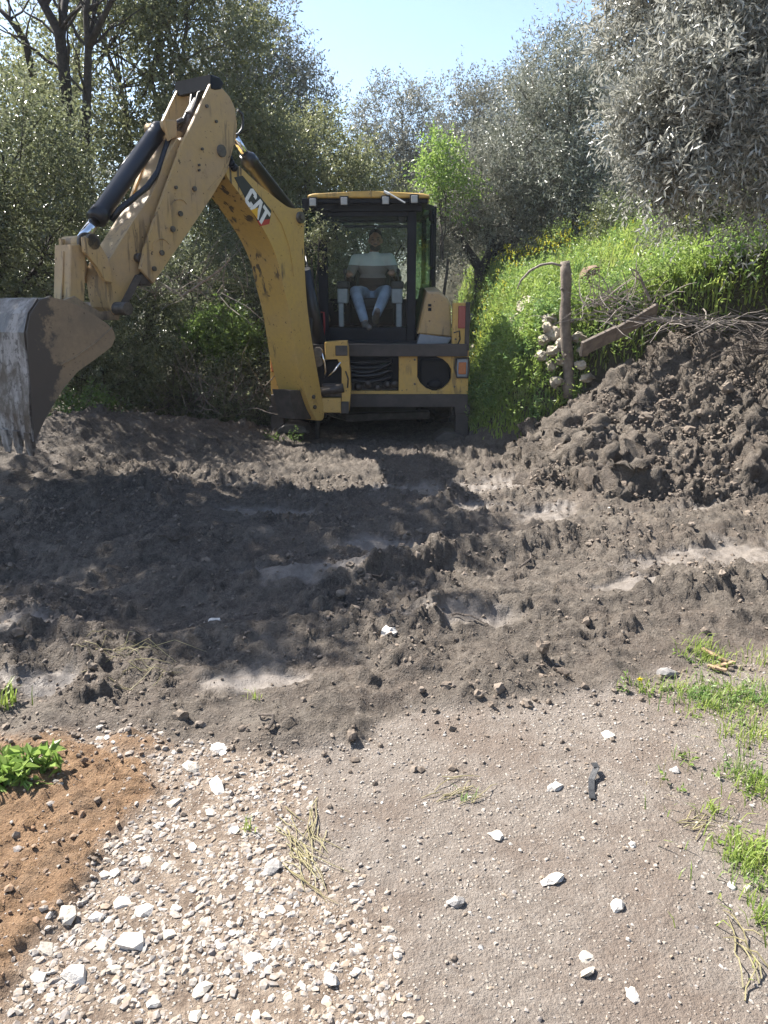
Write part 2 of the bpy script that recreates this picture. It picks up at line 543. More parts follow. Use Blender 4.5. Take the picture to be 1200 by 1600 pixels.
# ground material
def ground_mat():
    m, nt, b = new_mat('soil')
    za = nd(nt, 'ShaderNodeVertexColor', layer_name='zone'); zb = nd(nt, 'ShaderNodeVertexColor', layer_name='bank')
    s1 = nd(nt, 'ShaderNodeSeparateColor'); nt.links.new(za.outputs[0], s1.inputs[0])
    s2 = nd(nt, 'ShaderNodeSeparateColor'); nt.links.new(zb.outputs[0], s2.inputs[0])
    p = geo_pos(nt)
    nA, nB, nC = noise(nt, p, 2.2, 5), noise(nt, p, 14, 6, 0.7), noise(nt, p, 90, 4, 0.7)
    vor = nd(nt, 'ShaderNodeTexVoronoi'); vor.inputs['Scale'].default_value = 95; nt.links.new(p, vor.inputs['Vector'])
    grain = nd(nt, 'ShaderNodeSeparateColor'); nt.links.new(vor.outputs['Color'], grain.inputs[0])
    speck = math_(nt, 'MULTIPLY', ramp(nt, grain.outputs[0], 0.72, 0.9), ramp(nt, vor.outputs['Distance'], 0.5, 0.25))
    track = mixc(nt, ramp(nt, nB, 0.3, 0.7), (0.180, 0.152, 0.127), (0.275, 0.240, 0.206))
    track = mixc(nt, ramp(nt, nC, 0.35, 0.7, 0, .5), track, (0.145, 0.112, 0.088))
    track = mixc(nt, math_(nt, 'MULTIPLY', speck, 0.8), track, (0.46, 0.42, 0.36))
    track = mixc(nt, ramp(nt, nA, 0.45, 0.62, 0, 0.55), track, (0.155, 0.115, 0.088))
    grav = mixc(nt, ramp(nt, nB, 0.35, 0.65), (0.15, 0.11, 0.08), (0.30, 0.24, 0.185))
    grav = mixc(nt, math_(nt, 'MULTIPLY', speck, 0.8), grav, (0.5, 0.46, 0.4))
    orng = mixc(nt, ramp(nt, nB, 0.3, 0.7), (0.135, 0.078, 0.042), (0.25, 0.155, 0.088))
    orng = mixc(nt, ramp(nt, nC, 0.35, 0.7, 0, .5), orng, (0.30, 0.20, 0.115))
    orng = mixc(nt, ramp(nt, nA, .45, .62, 0, .6), orng, (0.14, 0.10, 0.068))
    mud = mixc(nt, ramp(nt, nB, 0.3, 0.72), (0.066, 0.053, 0.041), (0.150, 0.127, 0.102))
    mud = mixc(nt, ramp(nt, noise(nt, p, 5.5, 7, .7, .6), 0.5, 0.64, 0, 0.75), mud, (0.046, 0.036, 0.029))
    mud = mixc(nt, ramp(nt, noise(nt, p, 3.1, 6, .65, .4), 0.54, 0.66, 0, 0.7), mud, (0.185, 0.158, 0.128))
    mud = mixc(nt, ramp(nt, nA, 0.45, 0.65, 0, 0.5), mud, (0.10, 0.072, 0.052))
    mud = mixc(nt, ramp(nt, noise(nt, p, 26, 5, .75), 0.52, 0.62, 0, 0.55), mud, (0.042, 0.034, 0.028))
    mud = mixc(nt, ramp(nt, noise(nt, p, 33, 5, .75), 0.56, 0.66, 0, 0.55), mud, (0.21, 0.182, 0.152))
    mud = mixc(nt, ramp(nt, nC, 0.4, 0.7, 0, .5), mud, (0.19, 0.162, 0.133))
    wetc = mixc(nt, ramp(nt, nB, 0.35, 0.65), (0.13, 0.112, 0.095), (0.20, 0.174, 0.15))
    bankc = mixc(nt, ramp(nt, nB, 0.3, 0.7), (0.03, 0.035, 0.014), (0.06, 0.05, 0.028))
    c = mixc(nt, s2.outputs[1], track, grav)
    c = mixc(nt, s1.outputs[1], c, orng)
    c = mixc(nt, s1.outputs[0], c, mud)
    c = mixc(nt, s1.outputs[2], c, wetc)
    c = mixc(nt, s2.outputs[0], c, bankc)
    nt.links.new(c, b.inputs['Base Color'])
    r = math_(nt, 'SUBTRACT', 0.92, math_(nt, 'MULTIPLY', s1.outputs[2], 0.40))
    r = math_(nt, 'SUBTRACT', r, math_(nt, 'MULTIPLY', s1.outputs[0], ramp(nt, nA, .4, .7, 0.05, 0.3)))
    nt.links.new(r, b.inputs['Roughness'])
    b.inputs['Specular IOR Level'].default_value = 0.3
    nD = noise(nt, p, 45, 6, 0.75)
    h = math_(nt, 'ADD', math_(nt, 'MULTIPLY', nC, 0.6), math_(nt, 'ADD', math_(nt, 'ADD', nB, nD), math_(nt, 'MULTIPLY', speck, 0.5)))
    h = math_(nt, 'MULTIPLY', h, math_(nt, 'SUBTRACT', 1.0, math_(nt, 'MULTIPLY', s1.outputs[2], 0.8)))
    bump(nt, b, h, 0.9, 0.02)
    return m


M = {}
M['soil'] = ground_mat()


def grow(a, step, k, end):
    out = [a]; s_ = step
    while out[-1] < end:
        s_ *= k; out.append(out[-1] + s_)
    return out


xs_mid = np.arange(-2.6, 2.9, 0.0135)
xr = np.array(grow(xs_mid[-1], 0.0135, 1.08, 180))[1:]
xl = -np.array(grow(2.6, 0.0135, 1.08, 180))[1:][::-1]
gx = np.concatenate([xl, xs_mid, xr])
ys_ = [0.9]
while ys_[-1] < 9.6: ys_.append(ys_[-1] + 0.0052 * max(ys_[-1], 1.6))
yr = np.array(grow(ys_[-1], 0.056, 1.08, 300))[1:]
yl = 0.9 - np.array(grow(0, 0.02, 1.12, 40))[1:][::-1]
gy = np.concatenate([yl, ys_, yr])
GX, GY = np.meshgrid(gx, gy)
GZ = ground_z(GX.ravel(), GY.ravel())
mud_, or_, gr_, wet_ = zones(GX.ravel(), GY.ravel())
_, tb = bank_base(GX.ravel(), GY.ravel())
leftv = sstep(-3.2, -4.0, GX.ravel() + 0.3 * fbm(GX.ravel() * 2, GY.ravel() * 2, 3, 9)) * sstep(5.5, 7.5, GY.ravel())
bankm = np.clip(np.maximum(np.maximum(tb * 1.4 - 0.1, leftv), sstep(10.5, 12.5, GY.ravel())), 0, 1)
one = np.ones_like(mud_)
nx, ny = len(gx), len(gy)
idx = np.arange(nx * ny).reshape(ny, nx)
Fq = np.stack([idx[:-1, :-1], idx[:-1, 1:], idx[1:, 1:], idx[1:, :-1]], -1).reshape(-1, 4)
g = mesh_np('ground', np.stack([GX.ravel(), GY.ravel(), GZ], -1), Fq, M['soil'], smooth=True,
            attrs={'zone': np.stack([mud_, or_, wet_, one], -1), 'bank': np.stack([bankm, gr_, one * 0, one], -1)})
tag(g, 'churned grey mud and stony dirt track leading to the digger', kind='structure')

# mud heap
hx = np.arange(0.9, 5.6, 0.017); hy = np.arange(5.1, 8.6, 0.017)
HX, HY = np.meshgrid(hx, hy); HXr, HYr = HX.ravel(), HY.ravel()
hz0, hm_ = heap_base(HXr, HYr)
g_y, g_x = np.gradient(hz0.reshape(HX.shape), hy, hx)
hn = np.stack([-g_x.ravel(), -g_y.ravel(), np.ones_like(HXr)], -1); hn /= np.linalg.norm(hn, axis=1, keepdims=True)
HV = np.stack([HXr, HYr, hz0], -1) + hn * heap_disp(HXr, HYr, hm_)[:, None]
idx = np.arange(len(hx) * len(hy)).reshape(len(hy), len(hx))
Fq = np.stack([idx[:-1, :-1], idx[:-1, 1:], idx[1:, 1:], idx[1:, :-1]], -1).reshape(-1, 4)
oh = np.ones_like(HXr)
wet_h = np.zeros_like(HXr)
heap = mesh_np('mud_heap', HV, Fq, M['soil'], smooth=True,
               attrs={'zone': np.stack([oh, oh * 0, wet_h, oh], -1), 'bank': np.stack([oh * 0, oh * 0, oh * 0, oh], -1)})
tag(heap, 'large heap of dug-up dark mud banked against the grassy slope', 'mud heap')


def top_z(x, y):
    x = np.asarray(x, float); y = np.asarray(y, float)
    a = ground_z(x, y)
    hq = heap_h(x, y)
    ins = (x > 0.95) & (x < 5.5) & (y > 5.15) & (y < 8.5)
    return np.where(ins, np.maximum(a, hq), a)


def hit(u, v, t0=2.0):
    """where that line of sight meets the ground, the bank or the heap"""
    r = np.array(ray(u, v)); t = np.arange(t0, 60, .01)
    q = np.array([0, 0, CAM_H]) + t[:, None] * r
    b_ = q[:, 2] < top_z(q[:, 0], q[:, 1])
    k_ = int(np.argmax(b_)) if b_.any() else len(t) - 1
    return Vector(q[k_])


# ------------------------------------------------------------------ loose stones and clods
M['stone'] = simple('limestone', (0.40, 0.36, 0.30), 0.85, var=0.3, scale=25, bmp=0.4)
M['stone_white'] = simple('white_stone', (0.55, 0.51, 0.45), 0.85, var=0.15, scale=30, bmp=0.4)
M['stone_grey'] = simple('grey_stone', (0.24, 0.225, 0.21), 0.85, var=0.3, scale=30, bmp=0.4)


def island_mat(name, cols, rough=0.88):
    m, nt, b = new_mat(name)
    gg = nd(nt, 'ShaderNodeNewGeometry')
    r = nd(nt, 'ShaderNodeValToRGB'); r.color_ramp.interpolation = 'CONSTANT'
    el = r.color_ramp.elements
    while len(el) < len(cols): el.new(0.5)
    for i, c_ in enumerate(cols):
        el[i].position = i / len(cols); el[i].color = (*c_, 1)
    nt.links.new(gg.outputs['Random Per Island'], r.inputs[0])
    n_ = noise(nt, gg.outputs['Position'], 70, 4)
    nt.links.new(mixc(nt, ramp(nt, n_, .32, .62, 0, .7), r.outputs[0], (0.20, 0.155, 0.115)), b.inputs['Base Color'])
    b.inputs['Roughness'].default_value = rough
    bump(nt, b, n_, 0.3, 0.006)
    return m


M['gravel'] = island_mat('gravel', [(0.352, 0.33, 0.299), (0.29, 0.265, 0.235), (0.235, 0.225, 0.215), (0.422, 0.405, 0.374), (0.25, 0.20, 0.15), (0.299, 0.282, 0.26), (0.19, 0.18, 0.175), (0.31, 0.28, 0.245)])
M['clod'] = island_mat('mud_clod', [(0.10, 0.08, 0.063), (0.135, 0.112, 0.09), (0.165, 0.138, 0.113), (0.088, 0.07, 0.055)])
M['clod_orange'] = island_mat('orange_clod', [(0.20, 0.115, 0.06), (0.25, 0.15, 0.082), (0.16, 0.09, 0.048)])

t_ = (1 + 5 ** 0.5) / 2
ICO_V = np.array([(-1, t_, 0), (1, t_, 0), (-1, -t_, 0), (1, -t_, 0), (0, -1, t_), (0, 1, t_), (0, -1, -t_), (0, 1, -t_), (t_, 0, -1), (t_, 0, 1), (-t_, 0, -1), (-t_, 0, 1)]) / math.sqrt(1 + t_ * t_)
ICO_F = np.array([(0, 11, 5), (0, 5, 1), (0, 1, 7), (0, 7, 10), (0, 10, 11), (1, 5, 9), (5, 11, 4), (11, 10, 2), (10, 7, 6), (7, 1, 8), (3, 9, 4), (3, 4, 2), (3, 2, 6), (3, 6, 8), (3, 8, 9), (4, 9, 5), (2, 4, 11), (6, 2, 10), (8, 6, 7), (9, 8, 1)])


def ico_sub(V, F):
    V = [tuple(v) for v in V]; mid = {}; out = []

    def mp(a, b):
        k_ = (min(a, b), max(a, b))
        if k_ not in mid:
            m_ = (np.array(V[a]) + np.array(V[b])); m_ /= np.linalg.norm(m_); V.append(tuple(m_)); mid[k_] = len(V) - 1
        return mid[k_]
    for a, b, c_ in F:
        ab, bc, ca = mp(a, b), mp(b, c_), mp(c_, a)
        out += [(a, ab, ca), (b, bc, ab), (c_, ca, bc), (ab, bc, ca)]
    return np.array(V), np.array(out)


ICO2_V, ICO2_F = ico_sub(ICO_V, ICO_F)


def rocks(name, pos, size, mat, flat=(0.45, 0.8), jit=0.28, lvl=1, sink=0.3, parent=None):
    V0, F0 = (ICO_V, ICO_F) if lvl == 1 else (ICO2_V, ICO2_F)
    n = len(pos)
    V = np.repeat(V0[None], n, 0) * (1 + jit * rng.uniform(-1, 1, (n, len(V0), 1)))
    V = V + 0.10 * rng.normal(size=V.shape)
    sc3 = np.stack([rng.uniform(.7, 1.3, n), rng.uniform(.55, 1.0, n), rng.uniform(*flat, n)], -1) * size[:, None]
    V = V * sc3[:, None, :]
    a = rng.uniform(0, 6.283, n); tl = rng.normal(0, .25, n)
    ct, st = np.cos(tl)[:, None], np.sin(tl)[:, None]
    Y_, Z_ = V[..., 1] * ct - V[..., 2] * st, V[..., 1] * st + V[..., 2] * ct
    ca, sa = np.cos(a)[:, None], np.sin(a)[:, None]
    X_, Y_ = V[..., 0] * ca - Y_ * sa, V[..., 0] * sa + Y_ * ca
    V = np.stack([X_, Y_, Z_], -1) + pos[:, None, :] + np.array([0, 0, 1.0]) * (sc3[:, 2] * (1 - 2 * sink))[:, None, None]
    F = (F0[None] + (np.arange(n) * len(V0))[:, None, None]).reshape(-1, 3)
    return mesh_np(name, V.reshape(-1, 3), F, mat, parent)


def scatter(n, x0, x1, y0, y1, keep, topf=ground_z):
    x = rng.uniform(x0, x1, n); y = rng.uniform(y0, y1, n)
    k_ = rng.uniform(size=n) < keep(x, y)
    x, y = x[k_], y[k_]
    return np.stack([x, y, topf(x, y)], -1)


def kp_gravel(x, y):
    m_, o_, g_, w_ = zones(x, y); return np.clip(g_ * (0.2 + 1.2 * vn(x * 5, y * 5, 301)) + 0.05 * o_, 0, 1)


def kp_track(x, y):
    m_, o_, g_, w_ = zones(x, y); return (1 - m_) * (1 - o_) * (1 - g_) * (0.35 + 0.65 * vn(x * 3, y * 3, 302) ** 1.5)


pg = scatter(26000, -1.3, 0.3, 1.0, 2.7, kp_gravel)
tag(rocks('gravel', pg, 0.0028 + 0.0125 * rng.uniform(size=len(pg)) ** 3.2, M['gravel'], flat=(.35, .7), sink=0.5), 'loose pale gravel strewn over the left half of the track', kind='stuff')
pt = scatter(12500, -0.5, 1.9, 1.0, 3.2, kp_track)
tag(rocks('grit', pt, 0.0022 + 0.006 * rng.uniform(size=len(pt)) ** 3, M['gravel'], sink=0.35), 'fine stone grit pressed into the hard dirt track', kind='stuff')


def kp_mud(x, y):
    m_, o_, g_, w_ = zones(x, y); _, tt = bank_base(x, y)
    return m_ * (1 - .75 * w_) * (0.15 + 0.85 * sstep(.35, .7, vn(x * 1.7, y * 1.7, 91))) * (1 - tt) * np.clip(3.2 / y, .3, 1)


pm = scatter(1800, -3.2, 3.2, 2.4, 7.4, kp_mud, top_z)
tag(rocks('clod_litter', pm, 0.008 + 0.024 * rng.uniform(size=len(pm)) ** 4, M['clod'], flat=(.6, .95), jit=.25, lvl=2, sink=.32), 'crumbled dark clods of mud lying over the churned ground', kind='stuff')
pm = scatter(26000, -3.2, 3.2, 2.4, 7.0, lambda x, y: kp_mud(x, y) ** .7, top_z)
tag(rocks('mud_crumb_litter', pm, (0.003 + 0.010 * rng.uniform(size=len(pm)) ** 2.5) * (0.7 + pm[:, 1] * .09), M['clod'], flat=(.5, .95), jit=.3, sink=.3), 'fine broken crumbs of mud covering the churned ground', kind='stuff')
# crumbs of mud spilled on the track in front of the edge
pe = scatter(5000, -1.6, 1.9, 1.0, 3.2, lambda x, y: (1 - zones(x, y)[0]) * np.clip(np.exp(-(np.interp(x, YM_X, YM_Y) - y) / .16) + 0.05 * (vn(x * 5, y * 5, 305) > .62), 0, 1))
tag(rocks('mud_crumb_litter', pe, 0.004 + 0.012 * rng.uniform(size=len(pe)) ** 2.5, M['clod'], flat=(.6, .95), jit=.25, sink=.25), 'small mud crumbs spilled onto the stony track', kind='stuff')
po = scatter(1500, -1.8, -0.6, 1.1, 2.62, lambda x, y: zones(x, y)[1])
tag(rocks('orange_crumb_litter', po, 0.002 + 0.012 * rng.uniform(size=len(po)) ** 5, M['clod_orange'], flat=(.6, .95), jit=.25, sink=.3), 'crumbs of orange-brown soil along the left edge', kind='stuff')
ph = scatter(350, 1.2, 4.4, 5.6, 7.5, lambda x, y: 0.9 * (heap_h(x, y) > ground_z(x, y, False) + .03), top_z)
tag(rocks('heap_clod_litter', ph, 0.010 + 0.05 * rng.uniform(size=len(ph)) ** 5, M['clod'], flat=(.6, .95), jit=.22, lvl=2, sink=.3), 'broken clods stuck on the face of the mud heap', kind='stuff')


def G(u, v):
    x, y, z = ray(u, v); t = -CAM_H / z
    return x * t, y * t


def one_rock(u, v, wpx, label, mat, flat=0.5, group=None, name='stone', hi=True):
    x, y = G(u, v); z = gz(x, y)
    sl = math.sqrt(x * x + y * y + CAM_H ** 2)
    r = wpx / 1200 * sl * 0.88 / 2
    o = rocks(name, np.array([[0.0, 0, 0]]), np.array([r]), M[mat], flat=(flat, flat + .1), jit=.2, lvl=2 if hi else 1, sink=.44)
    o.location = (x, y, z)
    return tag(o, label, 'stone', group)


SG = 'white stones lying on the dirt track'
one_rock(866, 1231, 36, 'flat white stone just left of the bent black strip', 'stone_white', .3, SG)
one_rock(864, 1376, 34, 'largest round white stone in the middle of the dirt track', 'stone_white', .4, SG)
one_rock(964, 1418, 24, 'knobbly white stone casting a small shadow on the track', 'stone_white', .7, SG)
one_rock(950, 1150, 22, 'white stone near the upper edge of the track below the mud', 'stone_white', .5, SG)
one_rock(776, 1308, 30, 'crumbled white stone patch left of centre on the track', 'stone_white', .25, SG)
one_rock(988, 1320, 16, 'small white stone above a scatter of pale chips', 'stone_white', .5, SG)
one_rock(988, 1555, 24, 'pale flat stone near the bottom edge of the dirt track', 'stone_white', .3, SG)
one_rock(1144, 1386, 15, 'small white square-edged stone beside the right grass tufts', 'stone_white', .6, SG)
one_rock(1168, 1390, 14, 'dull pale pebble touching the right grass tufts', 'stone', .6, SG)
one_rock(712, 1412, 28, 'grey brown angular stone with a flat lit top', 'stone_grey', .6)
one_rock(1040, 1056, 30, 'rounded grey stone half sunk beside the grassy edge', 'stone_grey', .6)
one_rock(916, 1495, 24, 'pinkish pale stone lying low in the track', 'stone', .25)
one_rock(918, 1518, 32, 'broad flat pale stone pressed into the lower track', 'stone', .2)
one_rock(518, 1535, 26, 'upright pale stone where gravel meets the dirt track', 'stone_white', .7)
one_rock(608, 1016, 34, 'cream coloured broken stone lying in the mud', 'stone_white', .5)
one_rock(336, 981, 22, 'small white chip at the shadow edge in the mud', 'stone_white', .35)
one_rock(952, 812, 16, 'white stone on the mud below the heap', 'stone_white', .6)
one_rock(960, 825, 10, 'tiny white chip touching a stone below the heap', 'stone_white', .6)
one_rock(345, 1172, 26, 'pale stone at the top of the gravel against the mud', 'stone_white', .6)
one_rock(425, 1355, 32, 'blue grey stone in the gravel beside dry grass', 'stone_grey', .5)
one_rock(1055, 1205, 18, 'dull grey pebble right of the black strip', 'stone_grey', .5)
# the bigger chips of the gravel strip, one object each
bk = [(120, 1525, 44), (105, 1440, 40), (210, 1475, 52), (75, 1485, 30), (150, 1435, 24), (262, 1462, 26), (225, 1425, 30), (305, 1590, 26), (395, 1500, 30), (315, 1545, 28),
      (400, 1590, 26), (260, 1355, 26), (275, 1420, 20), (300, 1200, 34), (340, 1232, 42), (270, 1255, 26), (300, 1325, 22), (230, 1345, 26), (180, 1365, 24), (300, 1290, 18),
      (365, 1300, 20), (345, 1375, 18), (410, 1432, 18), (375, 1440, 16), (430, 1475, 18), (255, 1520, 22), (240, 1570, 20), (180, 1515, 26), (345, 1480, 22), (290, 1500, 18),
      (355, 1520, 16), (450, 1560, 18), (480, 1510, 14), (160, 1480, 28), (60, 1530, 28), (320, 1440, 18), (248, 1290, 20), (215, 1310, 18), (390, 1390, 16), (330, 1270, 20), (190, 1412, 26)]
own = {0: 'broad pale chip lowest at the left of the gravel strip', 1: 'pale chip right beside the orange soil low on the left', 2: 'largest pale slab in the lower gravel strip',
       3: 'flat pale chip on the edge of the orange soil', 6: 'pale chip just above the largest slab in the gravel', 13: 'pale block high in the gravel near the mud edge', 14: 'longest pale stone in the upper gravel strip',
       8: 'white chip low in the gravel near the dirt track', 11: 'pale chip in the middle of the gravel beside orange soil', 10: 'white chip at the bottom picture edge in the gravel'}
for i, (u, v, w) in enumerate(bk):
    one_rock(u, v, w, own.get(i, 'pale limestone chip lying in the loose gravel strip'), ('stone_white', 'stone')[i % 2], .42, 'larger chips of the gravel strip', hi=False)

ph = scatter(7000, 1.1, 4.4, 5.4, 7.7, lambda x, y: (.3 + .7 * vn(x * 2.5, y * 2.5, 307)) * (heap_h(x, y) > ground_z(x, y, False) + .0), top_z)
ph[:, 2] += .03
tag(rocks('heap_crumb_litter', ph, 0.006 + 0.017 * rng.uniform(size=len(ph)) ** 2.5, M['clod'], flat=(.55, .95), jit=.3, sink=.3), 'small crumbs clinging to the mud heap', kind='stuff')

# ------------------------------------------------------------------ dry stone wall in the bank, post, boards
wall = thing('dry_stone_wall', 'tumbled dry stone wall of pale rocks half buried in the grassy bank', 'stone wall', P(840, 560, 8.3))
M['wallrock'] = simple('wall_rock', (0.31, 0.27, 0.21), 0.9, var=0.5, scale=11, bmp=0.9)
wr = [(828, 484, 44), (846, 486, 34), (812, 500, 26), (838, 503, 30), (822, 520, 26), (858, 500, 26), (872, 494, 20), (866, 522, 24), (850, 532, 24), (866, 548, 24), (846, 556, 20), (862, 574, 22),
      (880, 540, 22), (902, 528, 22), (912, 548, 24), (906, 570, 22), (918, 590, 20), (870, 598, 18), (736, 500, 20), (733, 520, 18), (740, 545, 20), (856, 512, 22), (878, 565, 18)]
for (u, v, w) in wr:
    c_ = hit(u, v, 6.0).lerp(Vector((0, 0, CAM_H)), .010); r = w / 1200 * c_.y * 0.56
    o = rocks('stone', np.array([[c_.x, c_.y, c_.z - r * .3]]), np.array([r]), M['wallrock'], flat=(.55, .85), jit=.24, lvl=2, sink=.25)
    attach(o, wall)

M['bark'] = simple('bark', (0.085, 0.068, 0.055), 0.9, var=0.45, scale=22, bmp=0.8)
M['bark_dark'] = simple('dark_bark', (0.045, 0.038, 0.033), 0.9, var=0.4, scale=22, bmp=0.8)
M['oldwood'] = simple('old_wood', (0.16, 0.13, 0.105), 0.85, var=0.35, scale=14, bmp=0.6)
M['twig'] = simple('dry_twig', (0.22, 0.19, 0.165), 0.9, var=0.35, scale=20, bmp=0.3)
mb = MB()
a = hit(889, 606, 5.5); b_ = P(882, 408, a.y - .05); a.z -= .1
pts, rr = [], []
for i in range(12):
    t = i / 11; q = a.lerp(b_, t)
    q.x += 0.012 * math.sin(t * 9) ; pts.append(q); rr.append(0.062 - 0.012 * t + 0.006 * math.sin(i * 2.1))
mb.tube(pts, rr, 12)
post = thing('wooden_post', 'weathered upright wooden post at the edge of the mud heap', 'post', a)
mb.build('shaft', M['oldwood'], post)
for (t, ang) in ((.55, .5), (.78, 2.4), (.3, 4.2)):
    mb = MB(); q = a.lerp(b_, t); d = Vector((math.cos(ang), -abs(math.sin(ang)), .5)) * .08
    mb.tube([q, q + d], [.018, .012], 7); mb.build('branch_stub', M['oldwood'], post)
mb = MB(); mb.tube([P(877, 415, 7.55), P(862, 411, 7.6), P(845, 414, 7.65), P(828, 423, 7.7), P(814, 438, 7.75), P(808, 452, 7.75)], [.011, .012, .012, .011, .009, .006], 7)
tag(mb.build('bent_branch', M['twig']), 'thin bare branch arching left from the wooden post', 'branch')

mb = MB(); mb.obox(P(1026, 484, 7.45), P(962, 522, 7.25), 0.03, 0.15, (0.1, -0.5, 1), .004)
tag(mb.build('wooden_board', M['oldwood']), 'long weathered grey board leaning on top of the mud heap', 'board', 'old boards on the mud heap')
mb = MB(); mb.obox(P(962, 520, 7.12), P(908, 546, 6.95), 0.03, 0.15, (0.1, -0.5, 1), .004)
tag(mb.build('wooden_board', M['oldwood']), 'shorter brown board lying low beside the wooden post', 'board', 'old boards on the mud heap')


def brush(name, label, cx, cy, cz, spread, n, L, mat, up=.35, cat='brushwood'):
    mb = MB()
    for _ in range(n):
        p0 = Vector((cx + random.gauss(0, spread[0]), cy + random.gauss(0, spread[1]), cz + random.uniform(0, spread[2])))
        d = Vector((random.uniform(-1, 1), random.uniform(-.7, .5), random.uniform(-.2, 1) * up * 2)).normalized()
        l_ = L * random.uniform(.4, 1.1); pts = [p0]
        for k in range(4):
            d = (d + Vector((random.uniform(-.3, .3), random.uniform(-.3, .3), random.uniform(-.35, .2)))).normalized()
            pts.append(pts[-1] + d * l_ / 4)
        r0 = random.uniform(.003, .007)
        mb.tube(pts, [r0, r0 * .9, r0 * .75, r0 * .6, r0 * .3], 4, cap=False)
    return tag(mb.build(name, mat), label, cat)


c_ = P(955, 490, 7.6); brush('brush_pile', 'grey tangle of dry twigs behind the leaning boards', c_.x, c_.y, c_.z, (.16, .15, .2), 80, .5, M['twig'], .6)
c_ = P(1100, 500, 7.3); brush('brush_pile', 'spread of dead branches along the top of the mud heap', c_.x, c_.y, c_.z - .02, (.5, .15, .05), 110, .55, M['twig'], .05)
c_ = P(1192, 545, 6.7); brush('brush_pile', 'dark bundle of broken branches at the heap\'s right end', c_.x, c_.y, c_.z - .05, (.12, .12, .15), 70, .5, M['bark'], .2)
mb = MB(); mb.tube([P(1016, 470, 7.5), P(1003, 440, 7.5), P(996, 425, 7.5), P(988, 420, 7.5)], [.014, .012, .009, .005], 6)
mb.tube([P(1003, 440, 7.5), P(990, 430, 7.4), P(985, 418, 7.4)], [.008, .006, .004], 5)
tag(mb.build('dead_branch', M['twig']), 'pale forked dead branch standing up behind the boards', 'branch')
# rusty earth patch on the bank
c_ = hit(940, 434, 8.0); c_.z -= .07
o = rocks('earth_mound', np.array([[0, 0, 0.0]] * 9) + rng.normal(0, 1, (9, 3)) * (.22, .12, .05), np.full(9, .16), M['clod_orange'], flat=(.4, .6), jit=.15, lvl=2)
o.location = c_; tag(o, 'small mound of rust-coloured earth up on the grassy bank', 'earth mound')

# ------------------------------------------------------------------ vegetation
def unit(v): return v / (np.linalg.norm(v, axis=-1, keepdims=True) + 1e-9)


def leaves_on_twigs(S, D, Ln, K, L, W, droop=0.2, spread=0.9, fold=0.25):
    T = len(S); f = (np.arange(K) + .6) / K
    f = np.clip(f[None] + rng.uniform(-.4, .4, (T, K)) / K, 0.05, 1.05)
    B = S[:, None] + D[:, None] * (Ln[:, None] * f)[..., None]
    B[..., 2] -= droop * Ln[:, None] * f ** 2
    Dk = np.repeat(D[:, None], K, 1).copy(); Dk[..., 2] -= 2 * droop * f
    R = rng.normal(size=(T, K, 3)); perp = unit(R - Dk * np.sum(R * Dk, -1, keepdims=True))
    A = unit(unit(Dk) * 0.55 + perp * spread)
    R2 = rng.normal(size=(T, K, 3)) + np.array([0, 0, .9])
    N = unit(R2 - A * np.sum(R2 * A, -1, keepdims=True)); Sd = np.cross(A, N)
    sz = rng.uniform(.65, 1.2, (T, K, 1))
    l_, w_ = L * sz, W * sz
    v0 = B; v2 = B + A * l_
    md = B + A * l_ * .48 + N * w_ * fold
    v1 = md + Sd * w_ / 2; v3 = md - Sd * w_ / 2
    v2 = v2 + N * l_ * rng.uniform(-.15, .1, (T, K, 1))
    V = np.stack([v0, v1, v2, v3], 2).reshape(-1, 3)
    n = T * K
    return V, np.arange(n * 4).reshape(n, 4)


def crown_twigs(blobs, nclump, ntwig, tl, seed=0, shell=.55, updown=(.25), crf=.26):
    S, D, L_, C = [], [], [], []
    for (c, r, wgt) in blobs:
        c = np.array(c, float); r = np.array(r, float)
        nc = max(3, int(nclump * wgt))
        dr = unit(rng.normal(size=(nc, 3)))
        rr_ = (shell ** 3 + (1 - shell ** 3) * rng.uniform(size=nc)) ** (1 / 3)
        cc = c + dr * r * rr_[:, None] * (0.85 + 0.3 * rng.uniform(size=(nc, 1)))
        C.append(cc)
        cr = crf * np.mean(r) * rng.uniform(.6, 1.3, nc)
        n = nc * ntwig
        o = rng.normal(size=(nc, ntwig, 3)) * 0.55
        s_ = cc[:, None] + o * cr[:, None, None]
        d_ = unit(unit(s_ - c) * .7 + unit(o) * .6 + rng.normal(size=o.shape) * .35 + np.array([0, 0, updown]))
        S.append(s_.reshape(-1, 3)); D.append(d_.reshape(-1, 3)); L_.append(tl * rng.uniform(.5, 1.2, n))
    return np.concatenate(S), np.concatenate(D), np.concatenate(L_), np.concatenate(C)


def limb(mb, a, b, r0, r1, n=6, wob=.08, sides=7, up=0.0):
    a, b = Vector(a), Vector(b); L_ = (b - a).length; pts = [a]; off = Vector((0, 0, 0))
    for i in range(1, n + 1):
        t = i / n
        off = off + Vector((random.gauss(0, 1), random.gauss(0, 1), random.gauss(0, .6))) * L_ * wob / n
        q = a.lerp(b, t) + off * (1 - t * .3) + Vector((0, 0, up * L_ * math.sin(t * math.pi)))
        pts.append(q)
    mb.tube(pts, [r0 + (r1 - r0) * i / n for i in range(n + 1)], sides, cap=False)
    return pts


